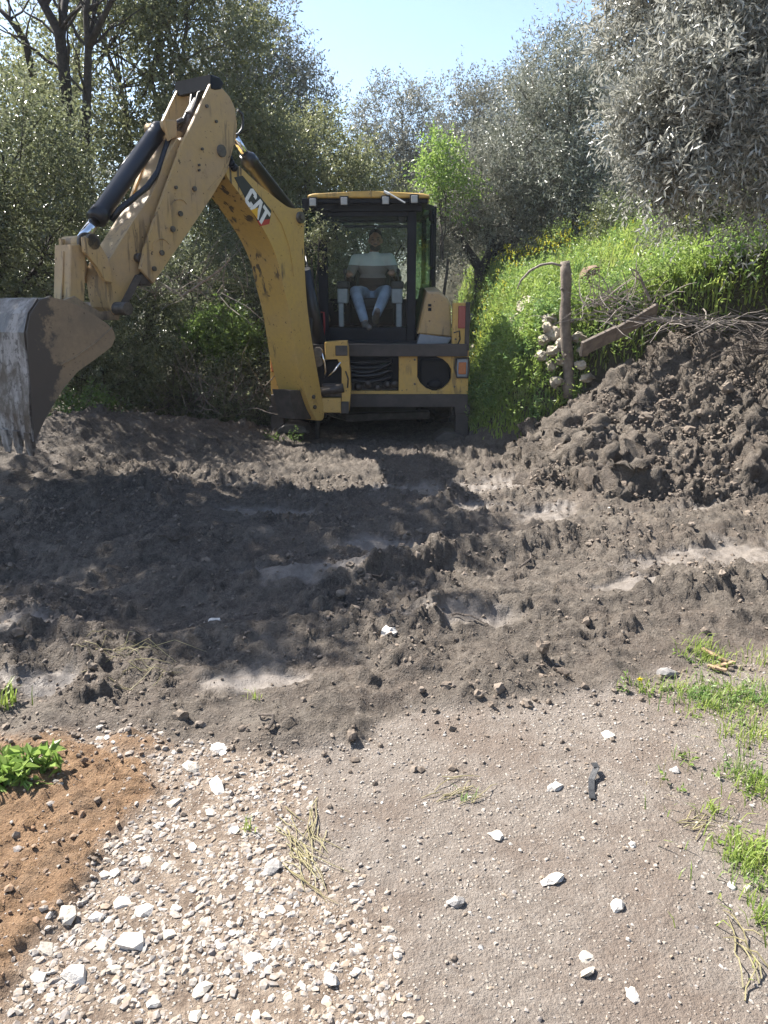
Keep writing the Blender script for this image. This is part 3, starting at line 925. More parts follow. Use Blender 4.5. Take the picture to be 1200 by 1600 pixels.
def tree(name, label, cat, base, blobs, leaf, mat, bark, nclump=60, ntwig=22, K=7, tl=.28, droop=.15, trunks=None, group=None,
         trunk_r=.09, shell=.55, twig_n=0.6, updown=.25, fork=.45, fine=True, crf=.26):
    base = Vector(base)
    t = thing(name, label, cat, base, group)
    S, D, Ln, C = crown_twigs(blobs, nclump, ntwig, tl, shell=shell, updown=updown, crf=crf)
    V, F = leaves_on_twigs(S, D, Ln, K, leaf[0], leaf[1], droop)
    mesh_np('crown', V, F, mat, t)
    mb = MB()
    if trunks is None:
        trunks = [[base - Vector((0, 0, .2)), base.lerp(Vector(blobs[0][0]), fork)]]
    ends = []
    for tr in trunks:
        for i in range(len(tr) - 1):
            k0 = 1 - i / max(1, len(tr) - 1) * .45; k1 = 1 - (i + 1) / max(1, len(tr) - 1) * .45
            pts = limb(mb, tr[i], tr[i + 1], trunk_r * k0, trunk_r * k1, 6, .10, 9)
        ends.append(Vector(tr[-1]))
    mb.build('trunk', bark, t)
    mb = MB(); nb = 0
    mids = []
    for (c, r, wgt) in blobs:
        e = min(ends, key=lambda q: (q - Vector(c)).length)
        p_ = limb(mb, e, c, trunk_r * .5, trunk_r * .22, 6, .2, 6); mids += p_[2:]
    if fine:
        for cc in C:
            if random.random() > twig_n: continue
            cc = Vector(cc); m0 = min(random.sample(mids, min(6, len(mids))), key=lambda q: (q - cc).length)
            limb(mb, m0, cc, trunk_r * .14, .004, 3, .2, 3)
    mb.build('limbs', bark, t)
    return t


M['leaf_dark'] = leaf_mat('evergreen_leaf', (0.065, 0.082, 0.03), (0.19, 0.21, 0.085), under=(0.19, 0.21, 0.12), trans=.4, rough=.28, spec=.8)
M['leaf_mid'] = leaf_mat('mid_leaf', (0.11, 0.125, 0.045), (0.25, 0.26, 0.10), under=(0.22, 0.235, 0.13), trans=.45, rough=.38, spec=.5)
M['leaf_olive'] = leaf_mat('olive_leaf', (0.09, 0.10, 0.06), (0.19, 0.20, 0.135), under=(0.36, 0.37, 0.31), trans=.2, rough=.36, spec=.6)
M['leaf_olive_near'] = leaf_mat('silver_olive_leaf', (0.15, 0.155, 0.12), (0.30, 0.30, 0.255), under=(0.44, 0.44, 0.39), trans=.28, rough=.36, spec=.6)
M['leaf_grey'] = leaf_mat('grey_leaf', (0.11, 0.115, 0.08), (0.21, 0.21, 0.16), under=(0.27, 0.27, 0.22), trans=.25, rough=.45)
M['leaf_bright'] = leaf_mat('bright_leaf', (0.18, 0.30, 0.06), (0.40, 0.50, 0.15), trans=.45, rough=.4)
M['leaf_sprig'] = leaf_mat('sprig_leaf', (0.10, 0.17, 0.04), (0.20, 0.27, 0.08), trans=.4, rough=.38)

# left side wood
tree('bushy_tree', 'dense dark green bush filling the far left behind the bucket', 'bush', (-4.3, 8.9, .3),
     [((-4.25, 8.9, 3.0), (1.15, 1.0, .95), 1), ((-4.9, 8.4, 1.9), (1.0, .9, 1.0), .8), ((-3.75, 9.1, 2.1), (.8, .7, 1.0), .7)],
     (.052, .025), M['leaf_dark'], M['bark_dark'], 84, 28, 8, .26, group='evergreen bushes left of the digger', trunk_r=.08)
tree('bushy_tree', 'tall olive green tree rising behind the top of the digger arm', 'tree', (-3.6, 12.0, .3),
     [((-3.5, 12.0, 4.9), (1.5, 1.3, 1.7), 1.1), ((-2.5, 12.2, 3.6), (1.1, 1.0, 1.2), .8), ((-4.6, 12.2, 3.5), (1.3, 1.1, 1.5), .8), ((-3.3, 11.8, 6.2), (1.1, 1.0, 1.0), .8), ((-2.6, 12.1, 5.2), (.9, .9, 1.0), .7)],
     (.07, .034), M['leaf_mid'], M['bark'], 66, 24, 9, .32, group='evergreen bushes left of the digger', trunk_r=.11)
tree('bushy_tree', 'broad yellowish green tree just left of the cab roof', 'tree', (-1.5, 13.5, .3),
     [((-1.35, 13.4, 3.5), (1.25, 1.1, 1.05), 1), ((-2.3, 13.6, 3.3), (1.0, 1.0, 1.1), .7), ((-.5, 13.6, 3.0), (.8, .9, .9), .5), ((-1.3, 13.3, 2.1), (1.5, 1.0, .9), .8)],
     (.068, .032), M['leaf_mid'], M['bark'], 80, 24, 10, .3, group='evergreen bushes left of the digger', trunk_r=.1)
tree('slender_tree', 'tall wispy grey green tree against the sky left of centre', 'tree', (-2.6, 15.5, .5),
     [((-2.35, 15.5, 6.0), (.75, .8, 1.2), .8), ((-1.9, 15.5, 4.9), (.85, .8, 1.1), .8), ((-2.9, 15.5, 5.0), (.9, .8, 1.2), .7), ((-2.4, 15.4, 3.6), (1.3, 1.0, 1.1), .8), ((-1.5, 15.4, 4.3), (.5, .5, .8), .3)],
     (.075, .027), M['leaf_grey'], M['bark'], 70, 22, 8, .34, trunk_r=.09, shell=.3)
tree('tall_tree', 'leafy tree with a high crown at the top left corner', 'tree', (-6.0, 13.0, .5),
     [((-6.0, 13.0, 4.3), (1.4, 1.3, 1.2), .8), ((-7.2, 12.6, 3.5), (1.5, 1.3, 1.3), .9), ((-4.4, 13.8, 6.4), (1.2, 1.1, 1.1), .7)],
     (.075, .036), M['leaf_mid'], M['bark'], 46, 20, 8, .34, trunk_r=.12, shell=.3)
tree('tall_tree', 'tall leafy tree overhanging the left edge of the muddy ground', 'tree', (-5.6, 7.1, .5),
     [((-5.05, 6.5, 5.3), (1.0, .85, .7), 1), ((-4.2, 6.35, 5.4), (.75, .7, .6), .8), ((-3.5, 7.35, 5.6), (.65, .65, .6), .7), ((-4.7, 7.5, 5.3), (1.0, .8, .7), 1), ((-5.9, 7.5, 5.0), (1.0, 1.0, .8), 1)],
     (.10, .05), M['leaf_mid'], M['bark'], 40, 18, 8, .3, trunk_r=.12, shell=.1, twig_n=.3)
# bare stems
def bare(label, stems):
    t = thing('bare_tree', label, 'tree', Vector(stems[0][0]), 'bare dark stems at the top left')
    mb = MB(); br = MB()
    for st in stems:
        r0 = st[-1]; pts = [Vector(q) for q in st[:-1]]
        n = len(pts)
        mb.tube(pts, [r0 * (1 - .6 * i / (n - 1)) for i in range(n)], 8)
        for i in range(1, n):
            for _ in range(3):
                d = Vector((random.uniform(-.6, .6), random.uniform(-.4, .4), random.uniform(.3, 1))).normalized()
                limb(br, pts[i], pts[i] + d * random.uniform(.4, 1.0), r0 * .3, .004, 5, .25, 5)
    mb.build('trunk', M['bark_dark'], t); br.build('branch_spray', M['bark_dark'], t)
    return t


bare('dark forked bare trunk at the top left', [[P(108, 230, 10), P(100, 110, 10), P(92, 50, 10), P(70, 10, 10), P(40, -40, 10), .085], [P(100, 110, 10), P(95, 60, 10.1), P(100, 20, 10.2), P(103, -50, 10.3), .07]])
bare('slimmer bare trunk splitting in a narrow fork right of its neighbour', [[P(132, 240, 9.8), P(136, 150, 9.8), P(138, 75, 9.8), P(134, 20, 9.8), P(145, -60, 9.8), .06], [P(138, 75, 9.8), P(155, 40, 9.8), P(175, 0, 9.7), P(190, -40, 9.6), .045], [P(138, 75, 9.8), P(146, 30, 9.9), P(150, -30, 10), .035]])
bare('thin slanting bare stem at the left picture edge', [[P(52, 120, 10.4), P(40, 65, 10.4), P(15, 30, 10.4), P(-15, 0, 10.4), .05]])


def shrub(label, u, v, Y, r, mat, leaf=(.045, .02), n=34, nt=18, K=8, tl=.22, group='shrubs under the digger arm', zmin=True, name='shrub', cat='shrub'):
    c_ = P(u, v, Y)
    base = (c_.x, c_.y, gz(c_.x, c_.y))
    return tree(name, label, cat, base, [((c_.x, c_.y, c_.z), (r, r * .8, r * .85), 1), ((c_.x + r * .5, c_.y + .1, c_.z - r * .35), (r * .7, r * .6, r * .6), .5), ((c_.x - r * .5, c_.y, c_.z - r * .3), (r * .7, r * .6, r * .65), .5)],
                leaf, mat, M['bark_dark'], n, nt, K, tl, group=group, trunk_r=.03, shell=.35)


shrub('dark shrub right under the elbow of the digger arm', 300, 430, 10.2, .75, M['leaf_dark'])
shrub('small leafed shrub between the boom and the bucket at mid height', 225, 520, 9.6, .6, M['leaf_dark'])
shrub('light green sprig bush growing up beside the boom', 355, 515, 9.5, .32, M['leaf_sprig'], (.055, .03), 20, 14)
shrub('low dull shrub at the foot of the boom', 370, 620, 9.3, .45, M['leaf_dark'])
shrub('low shrub left of the boom foot with brownish stems', 260, 610, 9.4, .5, M['leaf_mid'])
shrub('dense dark shrub behind the boom and left of the cab', 430, 400, 11.0, .9, M['leaf_dark'], n=50)
shrub('leafy shrub behind the bucket link', 100, 400, 10.0, .8, M['leaf_dark'], n=50)
shrub('bright green sprig below the bucket teeth', 95, 690, 7.6, .12, M['leaf_sprig'], (.055, .03), 5, 8, 6, .16)
shrub('sunlit small leafed plant right of the bucket tip', 125, 645, 7.9, .26, M['leaf_sprig'], (.045, .025), 9, 10, 7)
shrub('dark low shrub at the left picture edge below the bucket', 20, 730, 7.6, .35, M['leaf_dark'], n=24)
shrub('dark undergrowth shrub beneath the bucket', 160, 570, 8.8, .5, M['leaf_dark'])
shrub('small green plant at the foot of the left stabiliser', 445, 695, 8.5, .13, M['leaf_sprig'], (.04, .02), 7, 10, 6, .14)
shrub('thin leaved branchy shrub hanging over the left side of the cab', 487, 372, 8.95, .27, M['leaf_mid'], (.04, .014), 14, 10, 7, .22)
shrub('shadowy shrub behind the boom base', 400, 530, 10.6, .7, M['leaf_dark'], n=40)

# middle and right trees
tree('thin_tree', 'sparse grey tree behind the cab against the sky', 'tree', (.8, 24, 1.5),
     [((.5, 24, 6.3), (1.2, 1.0, 1.4), .8), ((1.3, 24, 5.2), (1.1, 1.0, 1.2), .6), ((-.3, 24, 5.2), (1.1, 1.0, 1.3), .6), ((.5, 24, 4.0), (1.8, 1.2, 1.2), .8)],
     (.10, .035), M['leaf_grey'], M['bark'], 74, 20, 8, .45, trunk_r=.1, shell=.2)
tree('thin_tree', 'tall sparse grey tree right of the bright green sapling', 'tree', (2.7, 22, 1.8),
     [((2.3, 22, 6.2), (1.0, 1.0, 1.2), .7), ((3.3, 22, 5.8), (1.2, 1.0, 1.5), .8), ((2.6, 22, 4.4), (1.7, 1.2, 1.3), .9), ((4.2, 22, 6.2), (.9, .9, 1.2), .6)],
     (.095, .033), M['leaf_grey'], M['bark'], 74, 20, 8, .42, trunk_r=.1, shell=.2)
c_ = P(694, 272, 12.6)
tree('young_tree', 'small bright green young tree just right of the cab roof', 'tree', (c_.x, 12.6, 1.2),
     [((c_.x, 12.6, c_.z), (.30, .30, .38), .9), ((c_.x + .08, 12.6, c_.z - .32), (.32, .30, .30), .6), ((c_.x - .08, 12.6, c_.z + .26), (.17, .17, .22), .35)],
     (.065, .032), M['leaf_bright'], M['bark'], 26, 11, 6, .36, trunk_r=.035, shell=.1, updown=.7, crf=.34)
def tz(x, y): return float(top_z(np.array([x]), np.array([y]))[0])


b0 = P(752, 440, 13.2)
tree('olive_tree', 'low grey olive with a dark crooked forked trunk right of the cab', 'olive tree', (b0.x, b0.y, tz(b0.x, b0.y) - .1),
     [(P(750, 300, 13.3), (.95, .9, .6), 1), (P(700, 350, 13.4), (.55, .6, .6), .5), (P(800, 345, 13.3), (.7, .7, .6), .7), (P(760, 370, 13.8), (.9, .7, .5), .6)],
     (.066, .02), M['leaf_grey'], M['bark_dark'], 60, 22, 8, .32, group='olive trees on the bank', trunk_r=.1, shell=.35,
     trunks=[[Vector((b0.x, b0.y, tz(b0.x, b0.y) - .2)), P(750, 420, 13.2), P(735, 398, 13.2), P(718, 370, 13.2)], [P(752, 425, 13.2), P(768, 390, 13.2), P(762, 360, 13.2)], [P(766, 395, 13.2), P(790, 382, 13.3), P(808, 378, 13.3)]])
b0 = P(900, 402, 13.0)
tree('olive_tree', 'tall slim-trunked olive standing in the yellow flowers', 'olive tree', (b0.x, b0.y, tz(b0.x, b0.y) - .1),
     [(P(880, 120, 13.4), (.75, .8, .75), .8), (P(840, 180, 13.4), (.8, .8, .7), .7), (P(910, 200, 13.3), (.8, .8, .9), .8), (P(850, 270, 13.2), (.85, .8, .7), .8), (P(930, 290, 13.2), (.7, .7, .6), .6), (P(880, 320, 13.1), (.8, .7, .45), .5)],
     (.068, .02), M['leaf_olive'], M['bark'], 60, 24, 8, .34, group='olive trees on the bank', trunk_r=.075, shell=.3,
     trunks=[[Vector((b0.x, b0.y, tz(b0.x, b0.y) - .2)), P(900, 350, 13.0), P(896, 300, 13.1), P(880, 240, 13.2)]])
tree('olive_tree', 'olive behind the slim-trunked one filling the gap to the right', 'olive tree', (5.2, 16, 3.0),
     [((4.7, 16, 5.4), (1.1, 1.0, 1.3), 1), ((5.9, 16, 5.0), (1.3, 1.0, 1.4), 1), ((5.0, 16, 4.0), (1.4, 1.0, .8), .7)],
     (.075, .023), M['leaf_olive'], M['bark'], 60, 20, 8, .36, group='olive trees on the bank', trunk_r=.1, shell=.35)
tree('bushy_tree', 'grey brown thicket behind the crooked olive', 'thicket', (2.2, 17.5, 1.8),
     [((1.5, 17.5, 2.9), (1.2, .9, 1.0), 1), ((3.0, 17.5, 3.4), (1.5, .9, 1.3), 1), ((4.2, 17.5, 3.2), (1.2, .9, 1.0), .8), ((2.4, 17.8, 4.3), (1.4, .9, 1.0), .8)],
     (.065, .02), M['leaf_grey'], M['bark'], 48, 18, 8, .36, trunk_r=.09, shell=.3)
# big near olive on the right
tree('olive_tree', 'large near olive with drooping silver grey leaves at the upper right', 'olive tree', (4.3, 6.9, 2.2),
     [(P(1065, 40, 6.6), (.48, .6, .60), .7), (P(1040, 160, 6.4), (.38, .5, .44), .7), (P(1045, 245, 6.2), (.26, .36, .26), .4), (P(1130, 100, 6.2), (.60, .6, .60), 1), (P(1125, 205, 6.3), (.45, .5, .34), .6), (P(1200, 160, 6.5), (.7, .6, .8), 1),
      (P(1180, 0, 6.6), (.8, .7, .7), 1), (P(1080, -60, 6.8), (.7, .7, .6), .8), (P(1260, 215, 6.5), (.5, .5, .36), .6), (P(1300, 80, 6.4), (.8, .8, .9), .9)],
     (.068, .018), M['leaf_olive_near'], M['bark_dark'], 30, 24, 13, .30, droop=.4, group='olive trees on the bank', trunk_r=.16, shell=.45, updown=-.1, crf=.19,
     trunks=[[Vector((4.3, 6.9, 1.8)), Vector((4.1, 6.8, 2.8)), Vector((3.7, 6.7, 3.6)), P(1120, 50, 6.6)], [Vector((4.0, 6.8, 2.9)), P(1180, 230, 6.6), P(1140, 120, 6.6)]])
shrub('dark bush under the big olive at the right edge', 1160, 300, 8.6, .5, M['leaf_dark'], group='shrubs on the grassy bank', n=34)
shrub('dark green bush at the foot of the olives beyond the slope', 985, 345, 11.5, .5, M['leaf_dark'], group='shrubs on the grassy bank', n=34)
shrub('grey leaved low bush on the bank above the brushwood', 1040, 400, 9.6, .33, M['leaf_grey'], (.03, .014), group='shrubs on the grassy bank', n=26)

c_ = P(330, 610, 9.1); brush('brush_pile', 'brownish bare twigs standing in the scrub left of the boom foot', c_.x, c_.y, c_.z - .25, (.45, .2, .2), 130, .8, M['oldwood'], .9)
c_ = P(300, 470, 9.3); brush('brush_pile', 'pale bare twigs tangled in the shrubs below the digger arm', c_.x, c_.y, c_.z, (.35, .15, .25), 46, .8, M['twig'], .8)
mb = MB(); mb.tube([P(285, 462, 9.0), P(310, 446, 9.0), P(335, 428, 9.0), P(352, 414, 9.0), P(360, 402, 9.0)], [.013, .012, .010, .008, .004], 6)
tag(mb.build('dead_branch', M['twig']), 'slanting pale bare branch in the scrub under the boom', 'branch')
# distant wood, reads as one mass
nb = []
for i in range(46):
    a_ = rng.uniform(-1.1, 1.1); Y = rng.uniform(34, 60)
    x = math.tan(a_) * Y * .8
    zb = float(ground_z(np.array([x]), np.array([Y]), False)[0])
    h_ = rng.uniform(2.0, 3.6) + (1.6 if x < -8 else 0)
    nb.append(((x, Y, zb + h_ * .55), (rng.uniform(2.0, 3.6), 2.0, h_ * .7), 1))
S, D, Ln, C = crown_twigs(nb, 20, 11, .8, shell=.4)
V, F = leaves_on_twigs(S, D, Ln, 5, .30, .14, .1)
tag(mesh_np('distant_wood', V, F, M['leaf_grey']), 'far grey green wood closing the view behind the trees', kind='stuff')
nb = []
for i in range(30):
    x = rng.uniform(-14, -4.5); Y = rng.uniform(9.5, 19)
    zb = float(ground_z(np.array([x]), np.array([Y]), False)[0])
    nb.append(((x, Y, zb + 1.3), (1.3, 1.1, 1.4), 1))
for i in range(12):
    x = rng.uniform(-4.5, 0.5); Y = rng.uniform(14.5, 19)
    zb = float(ground_z(np.array([x]), np.array([Y]), False)[0])
    nb.append(((x, Y, zb + 1.1), (1.2, 1.0, 1.3), 1))
S, D, Ln, C = crown_twigs(nb, 22, 12, .45, shell=.4)
V, F = leaves_on_twigs(S, D, Ln, 6, .13, .06, .1)
tag(mesh_np('undergrowth', V, F, M['leaf_dark']), 'dark undergrowth filling the wood behind the left trees', kind='stuff')


# ---- grass
M['grass'] = leaf_mat('grass_blade', (0.21, 0.31, 0.06), (0.42, 0.48, 0.12), trans=.5, rough=.45, alt=((0.16, 0.27, 0.10), (0.42, 0.42, 0.20)))
M['weed'] = leaf_mat('weed_leaf', (0.18, 0.28, 0.06), (0.34, 0.43, 0.11), trans=.5, rough=.42, alt=((0.13, 0.24, 0.09), (0.33, 0.38, 0.18)))
M['straw'] = leaf_mat('straw', (0.30, 0.26, 0.13), (0.42, 0.38, 0.22), trans=.3, rough=.6)
M['yellow'] = leaf_mat('yellow_petal', (0.72, 0.62, 0.02), (0.82, 0.74, 0.05), trans=.3, rough=.5)


def blades(name, pos, h, w, mat, lean=.5, kind='stuff', label=None):
    n = len(pos)
    a = rng.uniform(0, 6.283, n); ln = rng.uniform(.1, 1, n) * lean
    dx, dy = np.cos(a), np.sin(a); pxx, pyy = -dy, dx
    def pt(f, out, wd, s_):
        return np.stack([pos[:, 0] + dx * out * h + pxx * wd * s_, pos[:, 1] + dy * out * h + pyy * wd * s_, pos[:, 2] + h * f], -1)
    v = [pt(-.05, 0, w / 2, -1), pt(-.05, 0, w / 2, 1), pt(.55, ln * .35, w * .4, 1), pt(.55, ln * .35, w * .4, -1), pt(1 - ln * .35, ln, w * .04, -1), pt(1 - ln * .35, ln, w * .04, 1)]
    V = np.stack(v, 1).reshape(-1, 3); b0 = (np.arange(n) * 6)[:, None]
    F = np.concatenate([b0 + np.array([0, 1, 2, 3]), b0 + np.array([3, 2, 5, 4])], 0)
    o = mesh_np(name, V, F, mat)
    return tag(o, label, kind=kind)


def kp_bank(x, y):
    _, tt = bank_base(x, y)
    hp = np.where((x > .95) & (x < 5.5) & (y < 8.5), heap_h(x, y), -1) > ground_z(x, y, False) - .06
    return sstep(.02, .25, tt) * (1 - hp) * np.clip(8.5 / y, .25, 1) ** 1.3


pb = scatter(72000, .9, 7.5, 6.3, 16, kp_bank)
pb2 = np.concatenate([scatter(30000, 1.2, 5.2, 6.3, 9.0, kp_bank), scatter(22000, .85, 2.1, 7.2, 11.5, kp_bank)])
pb = np.concatenate([pb, pb2])
dens = vn(pb[:, 0] * 1.4, pb[:, 1] * 1.4, 330)
blades('grass', pb, (.08 + .16 * dens) * np.where(pb[:, 1] < 9.3, .62, 1.0) * rng.uniform(.5, 1.4, len(pb)), .011 + .0009 * pb[:, 1], M['grass'], .7, label='lush green spring grass covering the right bank')
pw = scatter(14000, .9, 7.5, 6.3, 16, lambda x, y: kp_bank(x, y) * (.25 + .75 * sstep(.3, .6, vn(x * 1.2, y * 1.2, 331))))
pw = np.concatenate([pw, scatter(8000, 1.2, 5.2, 6.3, 9.0, kp_bank), scatter(3000, .85, 2.1, 7.2, 11.5, kp_bank)])
S = pw + np.array([0, 0, .02]); D = unit(rng.normal(size=S.shape) * .35 + np.array([0, 0, 1.0]))
V, F = leaves_on_twigs(S, D, rng.uniform(.10, .42, len(S)), 9, .055, .020, .1, .9)
tag(mesh_np('weed_cover', V, F, M['weed']), 'leafy weeds growing thick among the bank grass', kind='stuff')
# yellow mustard flowers on top of the bank
def flowers(name, label, centres, n, s_=.022):
    S_, L_ = [], []
    for (u, v, Y, rx, ry, hz_) in centres:
        c_ = P(u, v, Y); k_ = int(n * rx * ry * 4)
        xy = rng.normal(size=(k_, 2)) * (rx, ry) + (c_.x, c_.y)
        zz = top_z(xy[:, 0], xy[:, 1]) + rng.uniform(.5, 1.05, k_) * hz_
        S_.append(np.stack([xy[:, 0], xy[:, 1], zz], -1))
    S_ = np.concatenate(S_)
    V, F = leaves_on_twigs(S_, unit(rng.normal(size=S_.shape) * .3 + np.array([0, 0, 1.])), np.full(len(S_), .05), 6, s_, s_ * .8, .0, 1.2)
    o = mesh_np(name, V, F, M['yellow'])
    return tag(o, label, kind='stuff')


flowers('flower_patch', 'yellow mustard flowers along the crest of the bank beside the cab', [(735, 460, 10.8, .25, .25, .45), (765, 450, 11.3, .3, .3, .45), (820, 440, 12, .5, .4, .45)], 150, .018)
flowers('flower_patch', 'yellow flowers round the slim olive trunk', [(900, 400, 13, .4, .5, .45), (950, 395, 12.5, .4, .4, .4), (870, 430, 12, .4, .4, .4)], 90, .018)
flowers('flower_patch', 'scattered yellow flowers on the upper right slope', [(1130, 350, 9.5, .5, .5, .3), (1050, 380, 10, .6, .5, .3), (1180, 330, 9.5, .4, .4, .3)], 40, .016)

# grass verge on the right and small tufts
def tuft_pos(lst):
    out = []
    for (u, v, rx, ry, n) in lst:
        n = max(6, int(n * .34)); rx *= 1.25; ry *= 1.2
        x, y = G(u, v); xy = rng.normal(size=(n, 2)) * (rx, ry) * .6 + (x, y)
        out.append(np.stack([xy[:, 0], xy[:, 1], ground_z(xy[:, 0], xy[:, 1])], -1))
    return np.concatenate(out)


tv = tuft_pos([(1100, 1030, .07, .08, 420), (1085, 1090, .10, .09, 420), (1130, 1100, .12, .1, 600), (1190, 1090, .14, .12, 700), (1010, 1080, .06, .04, 110), (1180, 1150, .1, .08, 420), (1170, 1220, .05, .06, 260), (1200, 1230, .08, .06, 260),
               (1165, 1340, .055, .06, 420), (1200, 1370, .07, .08, 420), (1195, 1440, .03, .03, 140), (1110, 1270, .03, .03, 60), (1060, 1190, .03, .03, 30), (1240, 1200, .2, .3, 700), (1260, 1400, .2, .3, 700), (1210, 1040, .15, .1, 300)])
blades('grass_verge', tv, rng.uniform(.025, .075, len(tv)), .0045, M['grass'], 1.0, label='short fresh grass growing along the right edge of the track')
tq = tuft_pos([(1090, 1080, .16, .1, 120), (1180, 1130, .15, .14, 130), (1180, 1350, .08, .14, 110), (1080, 1230, .2, .15, 40)])
blades('dry_grass', tq, rng.uniform(.02, .06, len(tq)), .003, M['straw'], 1.2, label='dry pale blades mixed into the grass at the track edge')
tw = tuft_pos([(1100, 1035, .06, .05, 40), (1090, 1090, .1, .06, 50), (1170, 1100, .15, .1, 90), (1000, 1080, .08, .04, 22), (1190, 1240, .05, .1, 40), (1180, 1350, .05, .1, 40), (1060, 1200, .12, .1, 14)])
V, F = leaves_on_twigs(tw, unit(rng.normal(size=tw.shape) * .6 + np.array([0, 0, .8])), rng.uniform(.03, .06, len(tw)), 7, .022, .011, .1)
tag(mesh_np('weed_verge', V, F, M['weed']), 'small leafy weeds among the verge grass', kind='stuff')
# stray stalks: dead grass, straw
def stalks(name, label, u0, v0, n, L, ru, mat, ang0=None, cat='grass stalks', h=.03, r=.0016):
    mb = MB()
    for _ in range(n):
        x, y = G(u0 + random.gauss(0, ru[0]), v0 + random.gauss(0, ru[1]))
        a_ = (ang0 + random.gauss(0, .35)) if ang0 is not None else random.uniform(0, 6.28)
        l_ = L * random.uniform(.4, 1.1); pts = []
        for k in range(5):
            t = k / 4
            xx, yy = x + math.cos(a_) * l_ * (t - .5), y + math.sin(a_) * l_ * (t - .5); a_ += random.gauss(0, .12)
            pts.append(Vector((xx, yy, gz(xx, yy) + .006 + h * random.uniform(0, .5) * math.sin(t * 3.14))))
        mb.tube(pts, [r, r, r * .9, r * .8, r * .4], 4, cap=False)
    return tag(mb.build(name, mat), label, cat)


stalks('straw_wisp', 'pale dry grass stalks trailing between gravel and dirt track', 480, 1330, 34, .22, (16, 30), M['straw'], -1.15)
stalks('straw_wisp', 'limp yellow green stalks lying in the mud at left', 215, 1055, 22, .26, (30, 14), M['straw'], .3, h=.06)
stalks('straw_wisp', 'thin straw scraps lying on the dirt left of the white stone', 728, 1240, 12, .14, (26, 12), M['straw'], .4)
stalks('straw_wisp', 'pale branching dead stalk near the lower right corner', 1166, 1500, 9, .13, (12, 22), M['straw'], 1.6, h=.06, r=.002)
stalks('straw_wisp', 'light dry stems by the lower right grass', 1090, 1290, 9, .12, (9, 5), M['straw'], .5)
for (u, v, L_, a0, lab) in ((560, 935, .22, .3, 'dark root lying in the mud below the centre ridge'), (705, 990, .16, .6, 'short dark stick in the sunlit mud right of centre'), (250, 880, .25, .2, 'thin root sticking out of the shaded mud at left'),
                           (810, 905, .2, .35, 'crooked root in the mud below the heap'), (420, 1165, .16, 1.4, 'short broken stick standing in the mud edge above the gravel')):
    x, y = G(u, v); mb = MB(); pts = []
    for k in range(6):
        xx, yy = x + math.cos(a0) * L_ * k / 5, y + math.sin(a0) * L_ * k / 5; a0 += random.gauss(0, .25)
        pts.append(Vector((xx, yy, gz(xx, yy) + .008 + .02 * math.sin(k * .6))))
    mb.tube(pts, [.006, .0065, .006, .005, .004, .002], 6); tag(mb.build('root', M['bark']), lab, 'root')
# green plant clump at left
x, y = G(45, 1225)
t = thing('leafy_plant', 'clump of broad bright green leaves on the orange soil at left', 'plant', (x, y, gz(x, y)))
n = 46
S = np.stack([x - .03 + rng.normal(0, .06, n), y + rng.normal(0, .05, n), np.zeros(n)], -1); S[:, 2] = ground_z(S[:, 0], S[:, 1])
D = unit(rng.normal(size=S.shape) * .7 + np.array([.15, -.15, .7]))
V, F = leaves_on_twigs(S, D, rng.uniform(.04, .12, n), 8, .055, .03, .3, 1.0)
mesh_np('foliage', V, F, M['leaf_bright'], t)
mb = MB()
for s_, d_ in zip(S, D): mb.tube([Vector(s_) - Vector((0, 0, .02)), Vector(s_ + d_ * .05), Vector(s_ + d_ * .1)], [.003, .0025, .001], 4, cap=False)
tag(mb.build('foliage_stalks', M['weed'], t), kind='stuff')
x, y = G(10, 1110)
bp = np.stack([x + rng.normal(0, .03, 26), y + rng.normal(0, .02, 26), np.zeros(26)], -1); bp[:, 2] = ground_z(bp[:, 0], bp[:, 1])
o = blades('grass_tuft', bp, rng.uniform(.05, .13, 26), .008, M['grass'], .7, kind='thing', label='tuft of green grass in the mud at the left picture edge'); tag(o, cat='grass tuft')
for (u, v, lab) in ((390, 1300, 'tiny green grass tuft in the gravel'), (400, 1105, 'single pale grass tuft sticking out of the mud edge'), (728, 1250, 'small grass tuft alone in the middle of the dirt track')):
    x, y = G(u, v); k_ = 12
    bp = np.stack([x + rng.normal(0, .018, k_), y + rng.normal(0, .012, k_), np.zeros(k_)], -1); bp[:, 2] = ground_z(bp[:, 0], bp[:, 1])
    o = blades('grass_tuft', bp, rng.uniform(.025, .06, k_), .004, M['grass'], .9, kind='thing', label=lab); tag(o, cat='grass tuft')
# dandelion
x, y = G(997, 1078); z = gz(x, y)
t = thing('yellow_flower', 'single yellow dandelion at the edge of the grass', 'flower', (x, y, z))
mb = MB(); mb.tube([(x, y, z - .01), (x + .003, y, z + .035)], .0015, 5); mb.build('stem', M['weed'], t)
V, F = leaves_on_twigs(np.repeat(np.array([[x + .003, y, z + .035]]), 18, 0), unit(rng.normal(size=(18, 3)) * .5 + np.array([0, 0, .6])), np.full(18, .004), 3, .012, .005, 0, 1.0)
mesh_np('petals', V, F, M['yellow'], t)
# black strip
M['rubber'] = simple('black_rubber', (0.022, 0.023, 0.025), 0.55, var=.3, scale=30, bmp=.2)
mb = MB(); pts = []
for (u, v, h_) in ((927, 1203, .028), (931, 1212, .035), (924, 1222, .014), (924, 1236, .006), (925, 1250, .008)):
    x, y = G(u, v); pts.append(Vector((x, y, gz(x, y) + h_)))
for i in range(4): mb.obox(pts[i], pts[i + 1] + (pts[i + 1] - pts[i]) * .12, .021, .004, bev=.001)
tag(mb.build('rubber_strip', M['rubber']), 'bent strip of black rubber lying on the dirt track', 'rubber strip')
